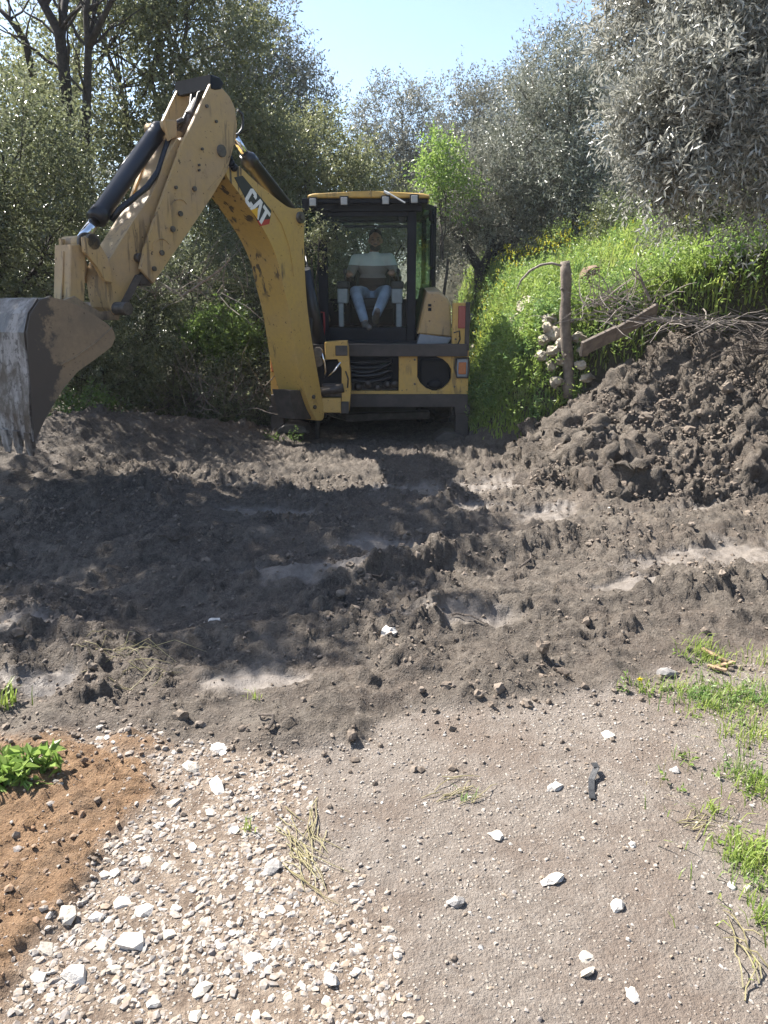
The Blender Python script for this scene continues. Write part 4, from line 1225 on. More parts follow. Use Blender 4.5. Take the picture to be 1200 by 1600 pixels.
# wood scraps in the grass
M['chipwood'] = simple('split_wood', (0.30, 0.20, 0.12), .85, var=.35, scale=40, bmp=.4)
mb = MB()
for (u, v, du, dv) in ((1115, 1035, 40, 14), (1130, 1045, 34, -10), (1120, 1050, 30, 8)):
    xa, ya = G(u - du / 2, v - dv / 2); xb, yb = G(u + du / 2, v + dv / 2)
    mb.obox((xa, ya, gz(xa, ya) + .015), (xb, yb, gz(xb, yb) + .02), .02, .012, bev=.003)
tag(mb.build('wood_chip', M['chipwood']), 'splintered brown wood lying among the verge grass', 'wood scrap')

# ------------------------------------------------------------------ backhoe loader
M['yellow_paint'] = paint('yellow_paint', (0.56, 0.345, 0.075), (0.44, 0.305, 0.14), 0.45)
M['yellow_boom'] = paint('boom_paint', (0.52, 0.335, 0.085), (0.44, 0.305, 0.14), 0.35, scratch=.9)
M['tan_paint'] = paint('dusty_paint', (0.46, 0.305, 0.125), (0.40, 0.285, 0.17), 0.7)
M['bucket_steel'] = paint('bucket_steel', (0.33, 0.24, 0.145), (0.085, 0.07, 0.058), 1.0, rough=.35)
def streaked(name, a_, b_, rough):
    m, nt, b = new_mat(name); p = geo_pos(nt)
    n1 = noise(nt, stretch(nt, p, 6, 6, 3.4), 1.0, 7, .65, .3); n2 = noise(nt, p, 22, 6, .7)
    c = mixc(nt, ramp(nt, n1, .40, .60), a_, b_); c = mixc(nt, ramp(nt, n2, .5, .62, 0, .8), c, [k * .8 for k in a_])
    nt.links.new(c, b.inputs['Base Color']); nt.links.new(ramp(nt, n1, .42, .56, rough, .7), b.inputs['Roughness'])
    bump(nt, b, n1, .5, .02); return m


M['bucket_mud'] = streaked('caked_bucket_back', (0.055, 0.045, 0.037), (0.32, 0.30, 0.275), .35)
M['frame_black'] = simple('black_cab_paint', (0.009, 0.011, 0.016), .5, var=.2, scale=8, bmp=.05, spec=.18)
M['steel_dark'] = simple('dirty_steel', (0.055, 0.046, 0.040), .55, var=.4, scale=10, bmp=.2)
M['rail'] = simple('slide_rail', (0.045, 0.036, 0.032), .6, var=.35, scale=6, bmp=.12)
M['hose'] = simple('hydraulic_hose', (0.014, 0.014, 0.016), .4, var=.2, bmp=.05)
M['cyl_black'] = simple('black_cylinder', (0.014, 0.014, 0.016), .36, var=.2, scale=9, bmp=.04)
M['chrome'] = simple('chrome_rod', (0.75, 0.75, 0.76), .12, metal=1, var=.05, bmp=0)
M['pin'] = simple('pin_steel', (0.10, 0.085, 0.07), .5, metal=.4, var=.3, scale=20, bmp=.2)
M['seat_vinyl'] = simple('seat_vinyl', (0.02, 0.02, 0.022), .6, var=.2, bmp=.1)
M['console'] = simple('console_plastic', (0.24, 0.26, 0.29), .55, var=.1, bmp=.05)
M['tyre'] = simple('tyre_rubber', (0.022, 0.021, 0.020), .8, var=.4, scale=10, bmp=.3)
M['lamp_white'] = simple('lamp_lens', (0.36, 0.355, 0.34), .25, var=.08, scale=60, bmp=.1)
M['lamp_orange'] = simple('orange_lens', (0.42, 0.13, 0.04), .25, var=.1, scale=60, bmp=.1)
M['lamp_red'] = simple('red_lens', (0.28, 0.05, 0.04), .3, var=.1, scale=60, bmp=.1)
M['red_paint'] = simple('red_handle', (0.30, 0.03, 0.03), .4, var=.15, bmp=.05)
M['decal_black'] = simple('decal_black', (0.022, 0.023, 0.026), .4, var=.15, bmp=0)
M['decal_white'] = simple('decal_white', (0.75, 0.74, 0.70), .45, var=.1, bmp=0)
M['decal_red'] = simple('decal_red', (0.42, 0.04, 0.03), .45, var=.1, bmp=0)
M['decal_yellow'] = simple('decal_yellow', (0.75, 0.42, 0.03), .45, var=.1, bmp=0)
M['glass'] = glass_mat('window_glass', (0.95, 0.975, 0.97), .05)
M['glass_green'] = glass_mat('green_window_glass', (0.55, 0.72, 0.60), .08)
M['plate_pale'] = simple('pale_plate', (0.55, 0.52, 0.45), .6, var=.1, bmp=.05)

root = thing('backhoe_loader', 'yellow backhoe loader with raised digger arm standing on the mud track', 'backhoe', (-.16, 9.6, 0))
YF, YC = 8.8, 9.2


def pb(mb, u0, u1, v0, v1, Y, depth, bev=.006):
    """box whose near face spans those sight lines at distance Y"""
    um, vm = (u0 + u1) / 2, (v0 + v1) / 2
    x0, x1 = P(u0, vm, Y).x, P(u1, vm, Y).x; z1, z0 = P(um, v0, Y).z, P(um, v1, Y).z
    mb.box(x0, x1, Y, Y + depth, z0, z1, bev); return x0, x1, z0, z1


XC = -.165
# rear frame -----------------------------------------------------
fr = MB()
xr0, xr1, _, _ = pb(fr, 706, 733, 473, 628, YF + .02, .10)
fr.box(2 * XC - xr1, 2 * XC - xr0, YF + .02, YF + .12, P(0, 628, YF).z, P(0, 473, YF).z)
pb(fr, 623, 652, 553, 618, YF + .025, .10)
pb(fr, 545, 706, 611, 620, YF + .028, .10)
fr.box(2 * XC - xr1 + .02, XC - .25, YF + .03, YF + .13, P(0, 620, YF).z, P(0, 607, YF).z)
# round cut corners of the right opening
for (cu, cv, su, sv_) in ((706, 557, -1, 1), (706, 611, -1, -1), (652, 611, 1, -1)):
    q = [(cu, cv), (cu + su * 24, cv), (cu + su * 14, cv + sv_ * 4), (cu + su * 5, cv + sv_ * 12), (cu, cv + sv_ * 22)]
    fr.prism([P(a_, b_, YF + .03) for a_, b_ in q], [P(a_, b_, YF + .03) + Vector((0, .08, 0)) for a_, b_ in q], bev=0)
rear_frame = fr.build('rear_frame', M['yellow_paint'], root)
mb = MB(); x0, x1, z0, z1 = pb(mb, 500, 731, 538, 557, YF - .06, .14); upper = mb.build('upper_rail', M['rail'], root)
mb = MB(); mb.box(2 * XC - x1, x0 - .003, YF - .06, YF + .08, z0, z1); mb.build('upper_rail', M['rail'], root)
mb = MB(); x0, x1, z0, z1 = pb(mb, 500, 731, 617, 636, YF - .06, .14); mb.build('lower_rail', M['rail'], root)
mb = MB(); mb.box(2 * XC - x1, x0 - .003, YF - .06, YF + .08, z0, z1); mb.build('lower_rail', M['rail'], root)
mb = MB(); mb.box(2 * XC - xr1 + .05, xr0 - .01, YF + .30, YF + .36, .40, 1.15, .01); mb.build('recess_shade_panel', M['frame_black'], root)  # black panel standing in for the shade inside the frame openings
mb = MB()
pb(mb, 655, 704, 560, 612, YF + .2, .08, .03); mb.ell(P(680, 600, YF + .2), (.10, .05, .06)); mb.build('recess_shade_block', M['frame_black'], root)  # black block filling the right opening, drawn as its dark inside
# lamps on the frame
mb = MB(); pb(mb, 714, 731, 561, 589, YF - .02, .045, .012); tl = mb.build('tail_lamp', M['console'], root)
mb = MB(); pb(mb, 716.5, 728.5, 566, 585, YF - .032, .03, .008); mb.build('lens', M['lamp_orange'], tl)
mb = MB(); mb.tube([P(713, 560, YF - .01), P(732, 559, YF - .01), P(733, 575, YF - .01), P(731, 590, YF - .01), P(714, 590, YF - .01), P(711, 575, YF - .01), P(713, 560, YF - .01)], .010, 8); mb.build('guard', M['rail'], tl)
mb = MB(); pb(mb, 716, 728, 478, 513, YF - .0, .03, .008); mb.build('reflector', M['lamp_red'], root)
mb = MB(); pb(mb, 727, 734, 472, 548, YF - .01, .05, .006); mb.build('lamp_bracket', M['rail'], root)
mb = MB(); mb.tube([P(709, 520, YF), P(718, 517, YF - .01), P(719, 530, YF), P(712, 545, YF)], .008, 6); mb.build('cable', M['hose'], root)
xm = 2 * XC - P(722, 575, YF).x
mb = MB(); mb.box(xm - .06, xm + .06, YF - .02, YF + .03, .82, 1.02, .012); tl2 = mb.build('tail_lamp', M['lamp_orange'], root)
for (u, v) in ((648, 562), (648, 600), (710, 604), (712, 530), (716, 550)):
    q = P(u, v, YF + .02); mb = MB(); mb.cyl(q, q + Vector((0, -.015, 0)), .012, 8); mb.build('bolt', M['pin'], root)

# stabilisers
for sgn in (0, 1):
    mb = MB(); x0, x1 = P(711, 660, YF).x, P(731, 660, YF).x
    if sgn: x0, x1 = 2 * XC - x1, 2 * XC - x0
    mb.box(x0, x1, YF - .05, YF + .09, .10, P(0, 632, YF).z, .008)
    mb.box(x0 - .015, x1 + .015, YF - .065, YF + .105, P(0, 646, YF).z, P(0, 634, YF).z, .008)
    st = mb.build('stabiliser', M['rail'], root)
    zf = gz((x0 + x1) / 2 - .1, YF)
    mb = MB(); cx = (x0 + x1) / 2 + (.18 if sgn else -.14)
    pts = [(cx - .19, .0), (cx + .19, .0), (cx + .15, .07), (cx + .05, .10), (cx - .06, .11), (cx - .16, .05)]
    mb.prism([(a_, YF - .16, zf + b_) for a_, b_ in pts], [(a_, YF + .2, zf + b_) for a_, b_ in pts], .008); mb.build('foot_pad', M['steel_dark'], st)

# chassis, axle, wheels, hood, loader
mb = MB(); mb.box(XC - .38, XC + .38, 9.2, 13.2, .55, .95, .02); mb.box(XC - .3, XC + .3, 9.6, 13.3, .40, .56, .02); mb.build('chassis', M['frame_black'], root)
mb = MB(); mb.cyl((XC - .95, 10.35, .68), (XC + .95, 10.35, .68), .12, 16); mb.ell((XC, 10.35, .66), (.26, .24, .24)); mb.build('rear_axle', M['steel_dark'], root)
mb = MB(); mb.obox(P(540, 652, 9.5), P(671, 647, 9.5), .16, .10, bev=.02); mb.build('cross_member', M['steel_dark'], root)
mb = MB(); mb.cyl((XC - .8, 12.9, .5), (XC + .8, 12.9, .5), .09, 12); mb.build('front_axle', M['steel_dark'], root)


def wheel(name, x, y, r, w):
    mb = MB(); n = 40
    prof = [(-.5, .60), (-.5, .92), (-.36, .98), (0, 1.0), (.36, .98), (.5, .92), (.5, .60)]
    rings = []
    for k in range(n):
        a_ = 2 * math.pi * k / n
        rings.append([mb.bm.verts.new((x + p_[0] * w, y + math.cos(a_) * r * .95 * p_[1], r + math.sin(a_) * r * .95 * p_[1])) for p_ in prof])
    for k in range(n):
        for j in range(len(prof) - 1):
            f = mb.bm.faces.new((rings[k][j], rings[k][j + 1], rings[(k + 1) % n][j + 1], rings[(k + 1) % n][j])); f.smooth = True
    for k in range(22):
        a_ = 2 * math.pi * k / 22
        for sd in (-1, 1):
            a2 = a_ + (sd * .07)
            A_ = Vector((x + sd * w * .48, y + math.cos(a2 - .12) * r * .975, r + math.sin(a2 - .12) * r * .975)); B_ = Vector((x + sd * w * .04, y + math.cos(a2 + .12) * r * .985, r + math.sin(a2 + .12) * r * .985))
            mb.obox(A_, B_, .05, .05, (A_ - Vector((x, y, r))), .0)
    o = MB()
    o.cyl((x - w * .36, y, r), (x + w * .36, y, r), r * .60, 28); o.cyl((x - w * .42, y, r), (x + w * .42, y, r), r * .22, 16)
    wh = o.build(name, M['yellow_paint'], root)
    mb.build('tyre', M['tyre'], wh)


for sx in (-1, 1):
    wheel('rear_wheel', XC + sx * .82, 10.35, .68, .42)
    wheel('front_wheel', XC + sx * .85, 12.9, .50, .32)
mb = MB(); q = [(-.42, .95), (.42, .95), (.42, 1.50), (.34, 1.62), (-.34, 1.62), (-.42, 1.50)]
mb.prism([(XC + a_, 11.05, b_) for a_, b_ in q], [(XC + a_ * .92, 13.4, b_ - .12) for a_, b_ in q], .02); mb.build('engine_hood', M['yellow_paint'], root)
for sx in (-1, 1):
    mb = MB(); mb.obox((XC + sx * .62, 11.1, 1.45), (XC + sx * .62, 12.6, 1.15), .1, .22, bev=.01); mb.obox((XC + sx * .62, 12.6, 1.18), (XC + sx * .62, 13.9, .45), .1, .2, bev=.01); mb.build('loader_arm', M['yellow_paint'], root)
mb = MB(); q = [(13.85, .75), (13.8, .2), (14.0, .1), (14.7, .1), (14.72, .13), (14.05, .15), (13.9, .25), (13.93, .75)]
mb.prism([(XC - 1.15, a_, b_) for a_, b_ in q], [(XC + 1.15, a_, b_) for a_, b_ in q], .005); mb.build('loader_bucket', M['yellow_paint'], root)

# cab -------------------------------------------------------------
zc0, zc1 = P(0, 540, YC).z, P(0, 330, YC).z
xl0, xl1 = P(497, 430, YC).x, P(512, 430, YC).x
xq0, xq1 = P(636, 430, YC).x, P(650, 430, YC).x
zroof = P(0, 309, 9.15).z
cab_m = MB()
cab_m.box(xl0, xl1, YC, YC + .09, zc0, zroof, .012)           # rear pillars
cab_m.box(xq0, xq1, YC, YC + .09, zc0, zroof, .012)
cab_m.box(xl1 + .002, xq0 - .002, YC + .002, YC + .09, zc0, P(0, 512, YC).z, .01)      # sill
cab_m.box(xl0 - .16, xq1 + .06, YC - .035, YC + .10, P(0, 331, YC).z, zroof, .012)         # header
cab_m.box(xl1 + .002, xq0 - .002, YC + .004, YC + .05, P(0, 338, YC).z, P(0, 331, YC).z - .002, .004)
XB = (XC - .79, XC + .77)
for xx in XB: cab_m.box(xx - .035, xx + .035, 9.95, 10.03, 1.15, zroof, .012)           # B pillars
for xx in (XC - .70, XC + .70): cab_m.box(xx - .03, xx + .03, 10.86, 10.94, 1.15, zroof, .012)   # front pillars
cab_m.box(XC - .73, XC + .73, 10.86, 10.93, zroof - .10, zroof, .01)
cab_m.box(XC - .73, XC + .73, 10.87, 10.93, 1.1, 1.62, .01)                              # firewall
for sx, xx in ((-1, XB[0]), (1, XB[1])):
    cab_m.obox((xx, 9.98, zroof - .03), (XC + sx * .70, 10.9, zroof - .03), .05, .06, bev=.006)
    cab_m.obox(((xl0 + .04) if sx < 0 else (xq1 - .04), YC + .05, zroof - .03), (xx, 9.98, zroof - .03), .05, .06, bev=.006)
    cab_m.obox(((xl0 + .04) if sx < 0 else (xq1 - .04), YC + .05, 1.16), (xx, 9.98, 1.16), .05, .10, bev=.006)
cab_m.obox((xl0 + .04, YC + .3, P(0, 355, 9.6).z), (xq1, YC + .3, P(0, 355, 9.6).z), .02, .03, bev=.004)
cab = cab_m.build('cab', M['frame_black'], root)
mb = MB()
zr0 = P(0, 309, 9.02).z; zr1 = P(0, 305, 9.02).z
q = [(P(480, 304, 9.02).x, zr0), (P(672, 304, 9.02).x, zr0), (P(671, 304, 9.02).x, zr0 + .03), (P(662, 300, 9.02).x, zr1 + .02), (XC, zr1 + .045), (P(490, 300, 9.02).x, zr1 + .02), (P(481, 304, 9.02).x, zr0 + .03)]
mb.prism([(a_, 9.02, b_) for a_, b_ in q], [(a_ * 1.02, 11.15, b_) for a_, b_ in q], .012); mb.build('roof', M['yellow_paint'], cab)
mb = MB(); mb.box(P(484, 304, 9.05).x, P(669, 304, 9.05).x, 9.06, 11.1, zr0 - .05, zr0 - .002, .01); mb.build('roof_lining', M['frame_black'], cab)
for (u, v) in ((488.5, 316), (537.5, 314), (602.5, 313), (647.5, 311)):
    mb = MB(); pb(mb, u - 7, u + 7, v - 8, v + 8, 8.99, .07, .01); wl = mb.build('work_light', M['frame_black'], root)
    mb = MB(); pb(mb, u - 5.2, u + 5.2, v - 6, v + 6, 8.98, .03, .008); mb.build('lens', M['lamp_white'], wl)
# glass
mb = MB(); mb.box(xl1 - .004, xq0 + .004, YC + .04, YC + .046, P(0, 513, YC).z, P(0, 332, YC).z, 0); mb.build('rear_window', M['glass'], cab)
for sx, xx in ((-1, xl0 + .03), (1, xq1 - .03)):
    mb = MB(); mb.obox((xx, YC + .09, (1.2 + zroof) / 2), (XB[(sx + 1) // 2], 9.95, (1.2 + zroof) / 2), .006, zroof - 1.26, bev=0); mb.build('quarter_window', M['glass_green'], cab)
    mb = MB(); mb.obox((XB[(sx + 1) // 2], 10.04, (1.2 + zroof) / 2), (XC + sx * .70, 10.86, (1.2 + zroof) / 2), .006, zroof - 1.26, bev=0); mb.build('door_window', M['glass'], cab)
mb = MB(); mb.box(XC - .67, XC + .67, 10.895, 10.90, 1.63, zroof - .10, 0); mb.build('windscreen', M['glass'], cab)
mb = MB(); mb.tube([P(604, 300, 9.0), P(633, 317, 8.98)], .009, 6); mb.tube([P(600, 299, 9.01), P(608, 303, 9.0)], .016, 6); mb.build('wiper', M['decal_white'], root)
mb = MB(); mb.tube([P(674, 322, 9.9), P(677, 335, 9.85), P(676, 345, 9.85)], .012, 6); mb.build('mirror_bracket', M['frame_black'], root)
mb = MB(); pb(mb, 670, 677, 326, 345, 9.85, .05, .012); pb(mb, 672, 679, 350, 417, 9.85, .06, .015); mb.build('mirror', M['frame_black'], root)
mb = MB(); pb(mb, 672, 679, 421, 438, 9.85, .05, .012); mb.tube([P(676, 438, 9.88), P(675, 455, 9.88)], .01, 6); mb.build('door_handle', M['frame_black'], root)
mb = MB(); mb.tube([P(501, 488, 9.15), P(506, 488, 9.12), P(507, 510, 9.12), P(506, 529, 9.12), P(501, 530, 9.15)], .010, 8); mb.build('grab_handle', M['red_paint'], root)
mb = MB(); pb(mb, 519, 527, 346, 376, 9.35, .06, .015); mb.build('interior_mirror', M['frame_black'], cab)
mb = MB(); pb(mb, 622, 634, 334, 346, 9.35, .08, .01); mb.build('cab_speaker', M['seat_vinyl'], cab)
# window frame wiper inside
mb = MB(); mb.tube([P(612, 410, 10.85), P(628, 382, 10.84)], .008, 5); mb.tube([P(618, 412, 10.85), P(632, 386, 10.84)], .006, 5); mb.build('windscreen_wiper', M['frame_black'], cab)

# fenders
for sx in (1, -1):
    q = [(652, 522), (667, 456), (686, 456), (699, 466), (704, 476), (706, 527)]
    A = [P(a_, b_, 9.05) for a_, b_ in q]
    if sx < 0: A = [Vector((2 * XC - p_.x, p_.y, p_.z)) for p_ in A][::-1]
    mb = MB(); mb.prism(A, [p_ + Vector((0, 1.5, 0.12)) for p_ in A], .02); fe = mb.build('rear_fender', M['tan_paint'], root)
    q = [(651, 539), (656, 522), (706, 528), (700, 537)]
    A = [P(a_, b_, 9.04) for a_, b_ in q]
    if sx < 0: A = [Vector((2 * XC - p_.x, p_.y, p_.z)) for p_ in A][::-1]
    mb = MB(); mb.prism(A, [p_ + Vector((0, 1.3, 0)) for p_ in A], .008); mb.build('skirt', M['console'], fe)
    if sx > 0:
        for (v0, v1) in ((475, 479), (481, 486)):
            mb = MB(); pb(mb, 669, 674, v0, v1, 9.035, .02, .003); mb.build('vent_slot', M['frame_black'], fe)
# cab inside
mb = MB(); mb.box(XC - .62, XC + .62, YC + .1, 10.86, 1.20, 1.27, .01); mb.build('cab_floor', M['frame_black'], root)
seat_m = MB(); seat_m.box(-.40, .12, 9.78, 10.28, 1.50, 1.63, .04); seat_m.box(-.22, -.06, 9.9, 10.2, 1.27, 1.5, .02); seat = seat_m.build('seat', M['seat_vinyl'], root)
mb = MB(); mb.box(-.36, .08, 10.18, 10.32, 1.62, 2.0, .05); mb.build('backrest', M['seat_vinyl'], seat)
for (u0, u1, ut0, ut1, uc) in ((529, 537, 527, 543, 536), (619, 628, 612, 629, 619)):
    mb = MB(); pb(mb, u0, u1, 474, 511, 9.34, .10, .012); pb(mb, ut0, ut1, 451, 474, 9.34, .3, .015); cn = mb.build('console', M['console'], root)
    mb = MB(); pb(mb, ut0 - 1, ut1 + 2, 439, 451, 9.34, .34, .02); mb.build('armrest', M['seat_vinyl'], cn)
    mb = MB(); mb.tube([P(uc + 4, 443, 9.42), P(uc + 3, 425, 9.40)], .011, 8); mb.ell(P(uc + 3, 424, 9.40), (.026, .026, .035)); mb.build('joystick', M['seat_vinyl'], cn)
mb = MB(); mb.box(XC - .3, XC + .3, 10.62, 10.84, 1.27, 1.95, .04); mb.build('dashboard', M['frame_black'], root)
mb = MB(); ring = [Vector((XC + .2 * math.cos(k * .3142), 10.52 + .06 * math.sin(k * .3142), 1.98 + .19 * math.sin(k * .3142))) for k in range(21)]
mb.tube(ring, .015, 8, cap=False); mb.tube([(XC, 10.52, 1.98), (XC, 10.7, 1.8)], .03, 8); mb.build('steering_wheel', M['seat_vinyl'], root)

# swing post (slides on the rails)
mb = MB()
q = [(507, 535), (520, 534), (542, 533), (544, 545), (543, 556), (547, 585), (548, 612), (545, 645), (531, 646), (534, 625), (535, 575), (528, 560), (508, 562)]
mb.prism([P(a_, b_, 8.50) for a_, b_ in q], [P(a_, b_, 8.50) + Vector((0, .22, 0)) for a_, b_ in q], .008)
pb(mb, 496, 533, 622, 645, 8.47, .24, .01)
sp = mb.build('swing_post', M['yellow_paint'], root)
mb = MB(); pb(mb, 524, 543, 540, 556, 8.485, .08, .008); mb.build('clamp_plate', M['steel_dark'], sp)
mb = MB(); pb(mb, 533, 545, 628, 646, 8.462, .08, .006); mb.build('clamp_plate', M['steel_dark'], sp)
mb = MB(); pb(mb, 496, 536, 562, 622, 8.62, .18, .02); mb.build('slide_block', M['frame_black'], sp)
mb = MB(); pb(mb, 503, 537, 600, 621, 8.52, .14, .015); mb.cyl(P(500, 612, 8.5), P(537, 606, 8.5), .05, 14); mb.build('swing_cylinder', M['steel_dark'], sp)
mb = MB(); mb.tube([P(501, 546, 8.42), P(507, 565, 8.42), P(509, 580, 8.44), P(507, 590, 8.5)], .010, 8); mb.tube([P(513, 588, 8.45), P(522, 580, 8.42), P(532, 566, 8.44)], .010, 8)
mb.build('chrome_fitting', M['chrome'], sp)
mb = MB(); mb.tube([P(540, 580, 8.48), P(544, 592, 8.46), P(543, 606, 8.48)], .008, 6); mb.build('hose', M['hose'], sp)
mb = MB(); q0 = P(496, 551, 8.44); mb.cyl(q0 + Vector((0, -.03, 0)), q0 + Vector((0, .1, 0)), .055, 16); mb.cyl(q0 + Vector((-.0, -.05, -.0)), q0 + Vector((0, .1, 0)), .025, 12)
q0 = P(497, 566, 8.46); mb.cyl(q0, q0 + Vector((0, .1, 0)), .05, 16); mb.build('pin', M['pin'], sp)
# hose bundle behind the carriage
for i, (v0, sag, v1, rr_) in enumerate(((566, 2, 563, .018), (571, 5, 569, .020), (577, 4, 574, .018), (583, 6, 580, .022), (589, 8, 588, .020), (596, 3, 590, .016), (574, 12, 566, .017))):
    mb = MB(); pts = []
    for k in range(9):
        t = k / 8; pts.append(P(536 + 76 * t, v0 + (v1 - v0) * t + sag * math.sin(t * 3.14) - (10 * max(0, t - .75) * (i % 2)), 8.86 + .03 * (i % 3)))
    mb.tube(pts, rr_, 8); mb.build('hose', M['hose'], root)
mb = MB(); 
for (u, v) in ((560, 605), (575, 600), (590, 606), (605, 601), (616, 600)):
    q0 = P(u, v, 8.9); mb.ell(q0, (.05, .06, .045)); mb.cyl(q0, q0 + Vector((0, -.06, .02)), .02, 8)
mb.box(P(545, 600, 8.92).x, P(620, 600, 8.92).x, 8.95, 9.05, .52, .68, .01); mb.build('valve_block', M['steel_dark'], root)
mb = MB()
for k in range(2): mb.tube([P(488 - 2 * k, 470, 8.75), P(487 - k, 500, 8.7), P(485, 520, 8.66), P(488, 545, 8.6)], .015, 8)
mb.tube([P(478, 400, 8.9), P(484, 440, 8.85), P(481, 480, 8.75), P(484, 515, 8.65)], .013, 8)
mb.build('hose_run', M['hose'], root)

# boom assembly: a vertical plane swung out to the left
AZ = rad(57)
DD = Vector((-math.cos(AZ), -math.sin(AZ), 0)); NN = Vector((math.sin(AZ), -math.cos(AZ), 0))
Q0 = P(503, 640, 8.45)


def B(u, v, n=0.0):
    """point of the boom's plane (offset n sideways) in that direction"""
    x, y, z = ray(u, v); o = Vector((0, 0, CAM_H)); r = Vector((x, y, z))
    t = (n + (Q0 - o).dot(NN)) / r.dot(NN)
    return o + r * t


def soften(pts, it=2):
    for _ in range(it):
        o = [pts[0]]
        for a_, b_ in zip(pts[:-1], pts[1:]):
            o += [(a_[0] * .75 + b_[0] * .25, a_[1] * .75 + b_[1] * .25), (a_[0] * .25 + b_[0] * .75, a_[1] * .25 + b_[1] * .75)]
        pts = o + [pts[-1]]
    return pts


def plate(mb, pts, n_at, n0, n1, bev=.004):
    """outline seen on plane n_at, solid from n0 to n1"""
    base = [B(u, v, n_at) - NN * n_at for u, v in pts]
    mb.prism([p_ + NN * n0 for p_ in base], [p_ + NN * n1 for p_ in base], bev); return mb


BW = .36
boomR = [(375, 260), (396, 281), (420, 301), (440, 317), (452, 325), (464, 326), (471, 325), (475, 332), (475, 392), (477, 440), (480, 480), (486, 525), (494, 572), (501, 610), (507, 648), (505, 657), (495, 657)]
boomL = [(486, 640), (479, 622), (470, 590), (462, 555), (456, 510), (450, 475), (443, 448), (433, 402), (417, 367), (397, 335), (376, 305), (356, 279), (352, 268), (362, 258)]
mb = MB(); plate(mb, soften(boomR, 3) + soften(boomL, 3), 0, 0, -BW, .004)
boom = mb.build('boom', M['yellow_boom'], root)
# raised seams on boom side
mb = MB(); mb.tube([B(u, v, .004) for u, v in ((425, 326), (440, 350), (452, 385), (457, 415), (459, 432))], .006, 6, cap=False); mb.build('weld_seam', M['yellow_boom'], boom)
mb = MB(); q0 = B(468, 340, 0); mb.cyl(q0 - NN * (BW + .03), q0 + NN * .03, .055, 20); mb.cyl(q0 + NN * .03, q0 + NN * .045, .03, 12); mb.build('pin', M['pin'], boom)
for (u, v) in ((489, 620), (491, 636)):
    mb = MB(); q0 = B(u, v, 0); mb.cyl(q0, q0 + NN * .02, .022, 8); mb.build('bolt', M['pin'], boom)
mb = MB(); plate(mb, [(452, 610), (476, 610), (489, 645), (486, 655), (462, 655)], -.06, -.06, -.30, .005); mb.build('boom_foot_shade_block', M['steel_dark'], boom)  # dark block put in for the shaded opening at the boom's foot
# emblem: black panel, letters C A T with a yellow wedge, red end
pan = [(366, 277), (379, 274.5), (424, 329), (422, 342), (402, 345)]
mb = MB(); plate(mb, pan, .002, .0035, -.001, 0); dec = mb.build('emblem_panel', M['decal_black'], boom)
mb = MB(); plate(mb, [(402, 345), (422, 342), (420.5, 350), (407, 353.5)], .002, .0036, -.001, 0); mb.build('emblem_stripe', M['decal_red'], dec)
eO = Vector(B(387, 302, .0)); e1 = (B(405, 333, 0) - B(385, 305, 0)).normalized(); e2 = (NN.cross(e1)).normalized()
LS = .17


def glyph(name, polys, ox, mat, z_=.006):
    mb = MB()
    for pl in polys:
        A = [eO + e1 * ((a_ + ox) * LS) + e2 * ((b_ - .52) * LS) + NN * z_ for a_, b_ in pl]
        mb.prism(A, [p_ - NN * .004 for p_ in A], 0)
    return mb.build(name, mat, dec)


cpoly = [(.62, .70), (.62, .86), (.48, 1), (.14, 1), (0, .86), (0, .14), (.14, 0), (.48, 0), (.62, .14), (.62, .34), (.40, .34), (.40, .22), (.22, .22), (.22, .78), (.40, .78), (.40, .70)]
glyph('letter', [cpoly], 0.0, M['decal_white'])
glyph('letter', [[(0, 0), (.22, 0), (.42, .75), (.62, 0), (.84, 0), (.55, 1), (.29, 1)]], .56, M['decal_white'])
glyph('letter', [[(.24, 0), (.46, 0), (.46, .8), (.70, .8), (.70, 1), (0, 1), (0, .8), (.24, .8)]], 1.26, M['decal_white'])
glyph('emblem_wedge', [[(.10, -.02), (.74, -.02), (.42, .48)]], .56, M['decal_yellow'], .0085)

# stick: two outer plates with a channel and a sliding inner section
SN, SF = .035, -.395
outP = [(329, 131), (348, 138), (360, 152), (368, 170), (371, 195), (369, 215), (362, 240), (355, 268), (333, 304), (308, 342), (272, 395), (240, 443), (219, 420), (227, 387), (250, 321), (287, 221)]
mb = MB(); plate(mb, outP, SN, SN, SN - .03, .005); stick = mb.build('stick', M['tan_paint'], root)
mb = MB(); plate(mb, outP, SN, SF + .03, SF, .005); mb.build('side_plate', M['tan_paint'], stick)
mb = MB(); plate(mb, [(322, 250), (355, 268), (333, 304), (308, 342), (272, 395), (240, 443), (232, 436)], SN, SN - .031, SF + .031, .004); mb.build('rear_plate', M['tan_paint'], stick)
mb = MB(); plate(mb, [(329, 116), (343, 121), (350, 131), (345, 140), (336, 141), (329, 139)], SN, SN + .008, SF - .008, .01); mb.build('end_cap', M['frame_black'], stick)
mb = MB(); plate(mb, [(296, 213), (318, 213), (306, 240), (285, 236)], SN, SN - .032, SF + .032, .006); mb.build('cross_plate', M['tan_paint'], stick)
q0 = B(345, 236, SN)
mb = MB(); mb.cyl(q0 - NN * .5 + NN * .03, q0 + NN * .02, .05, 16); mb.build('pivot_pin', M['pin'], stick)
for (u, v, r_) in ((281, 334, .022), (269, 358, .024), (252, 395, .022), (240, 420, .02), (274, 293, .014), (303, 295, .02), (315, 233, .012), (310, 258, .01), (310, 266, .01), (337, 190, .012), (322, 166, .014)):
    mb = MB(); q0 = B(u, v, SN); mb.cyl(q0, q0 + NN * .018, r_, 8); mb.build('bolt', M['pin'], stick)
mb = MB(); mb.tube([B(u, v, SN + .003) for u, v in ((364, 225), (358, 250), (345, 275), (325, 298))], .007, 6, cap=False)
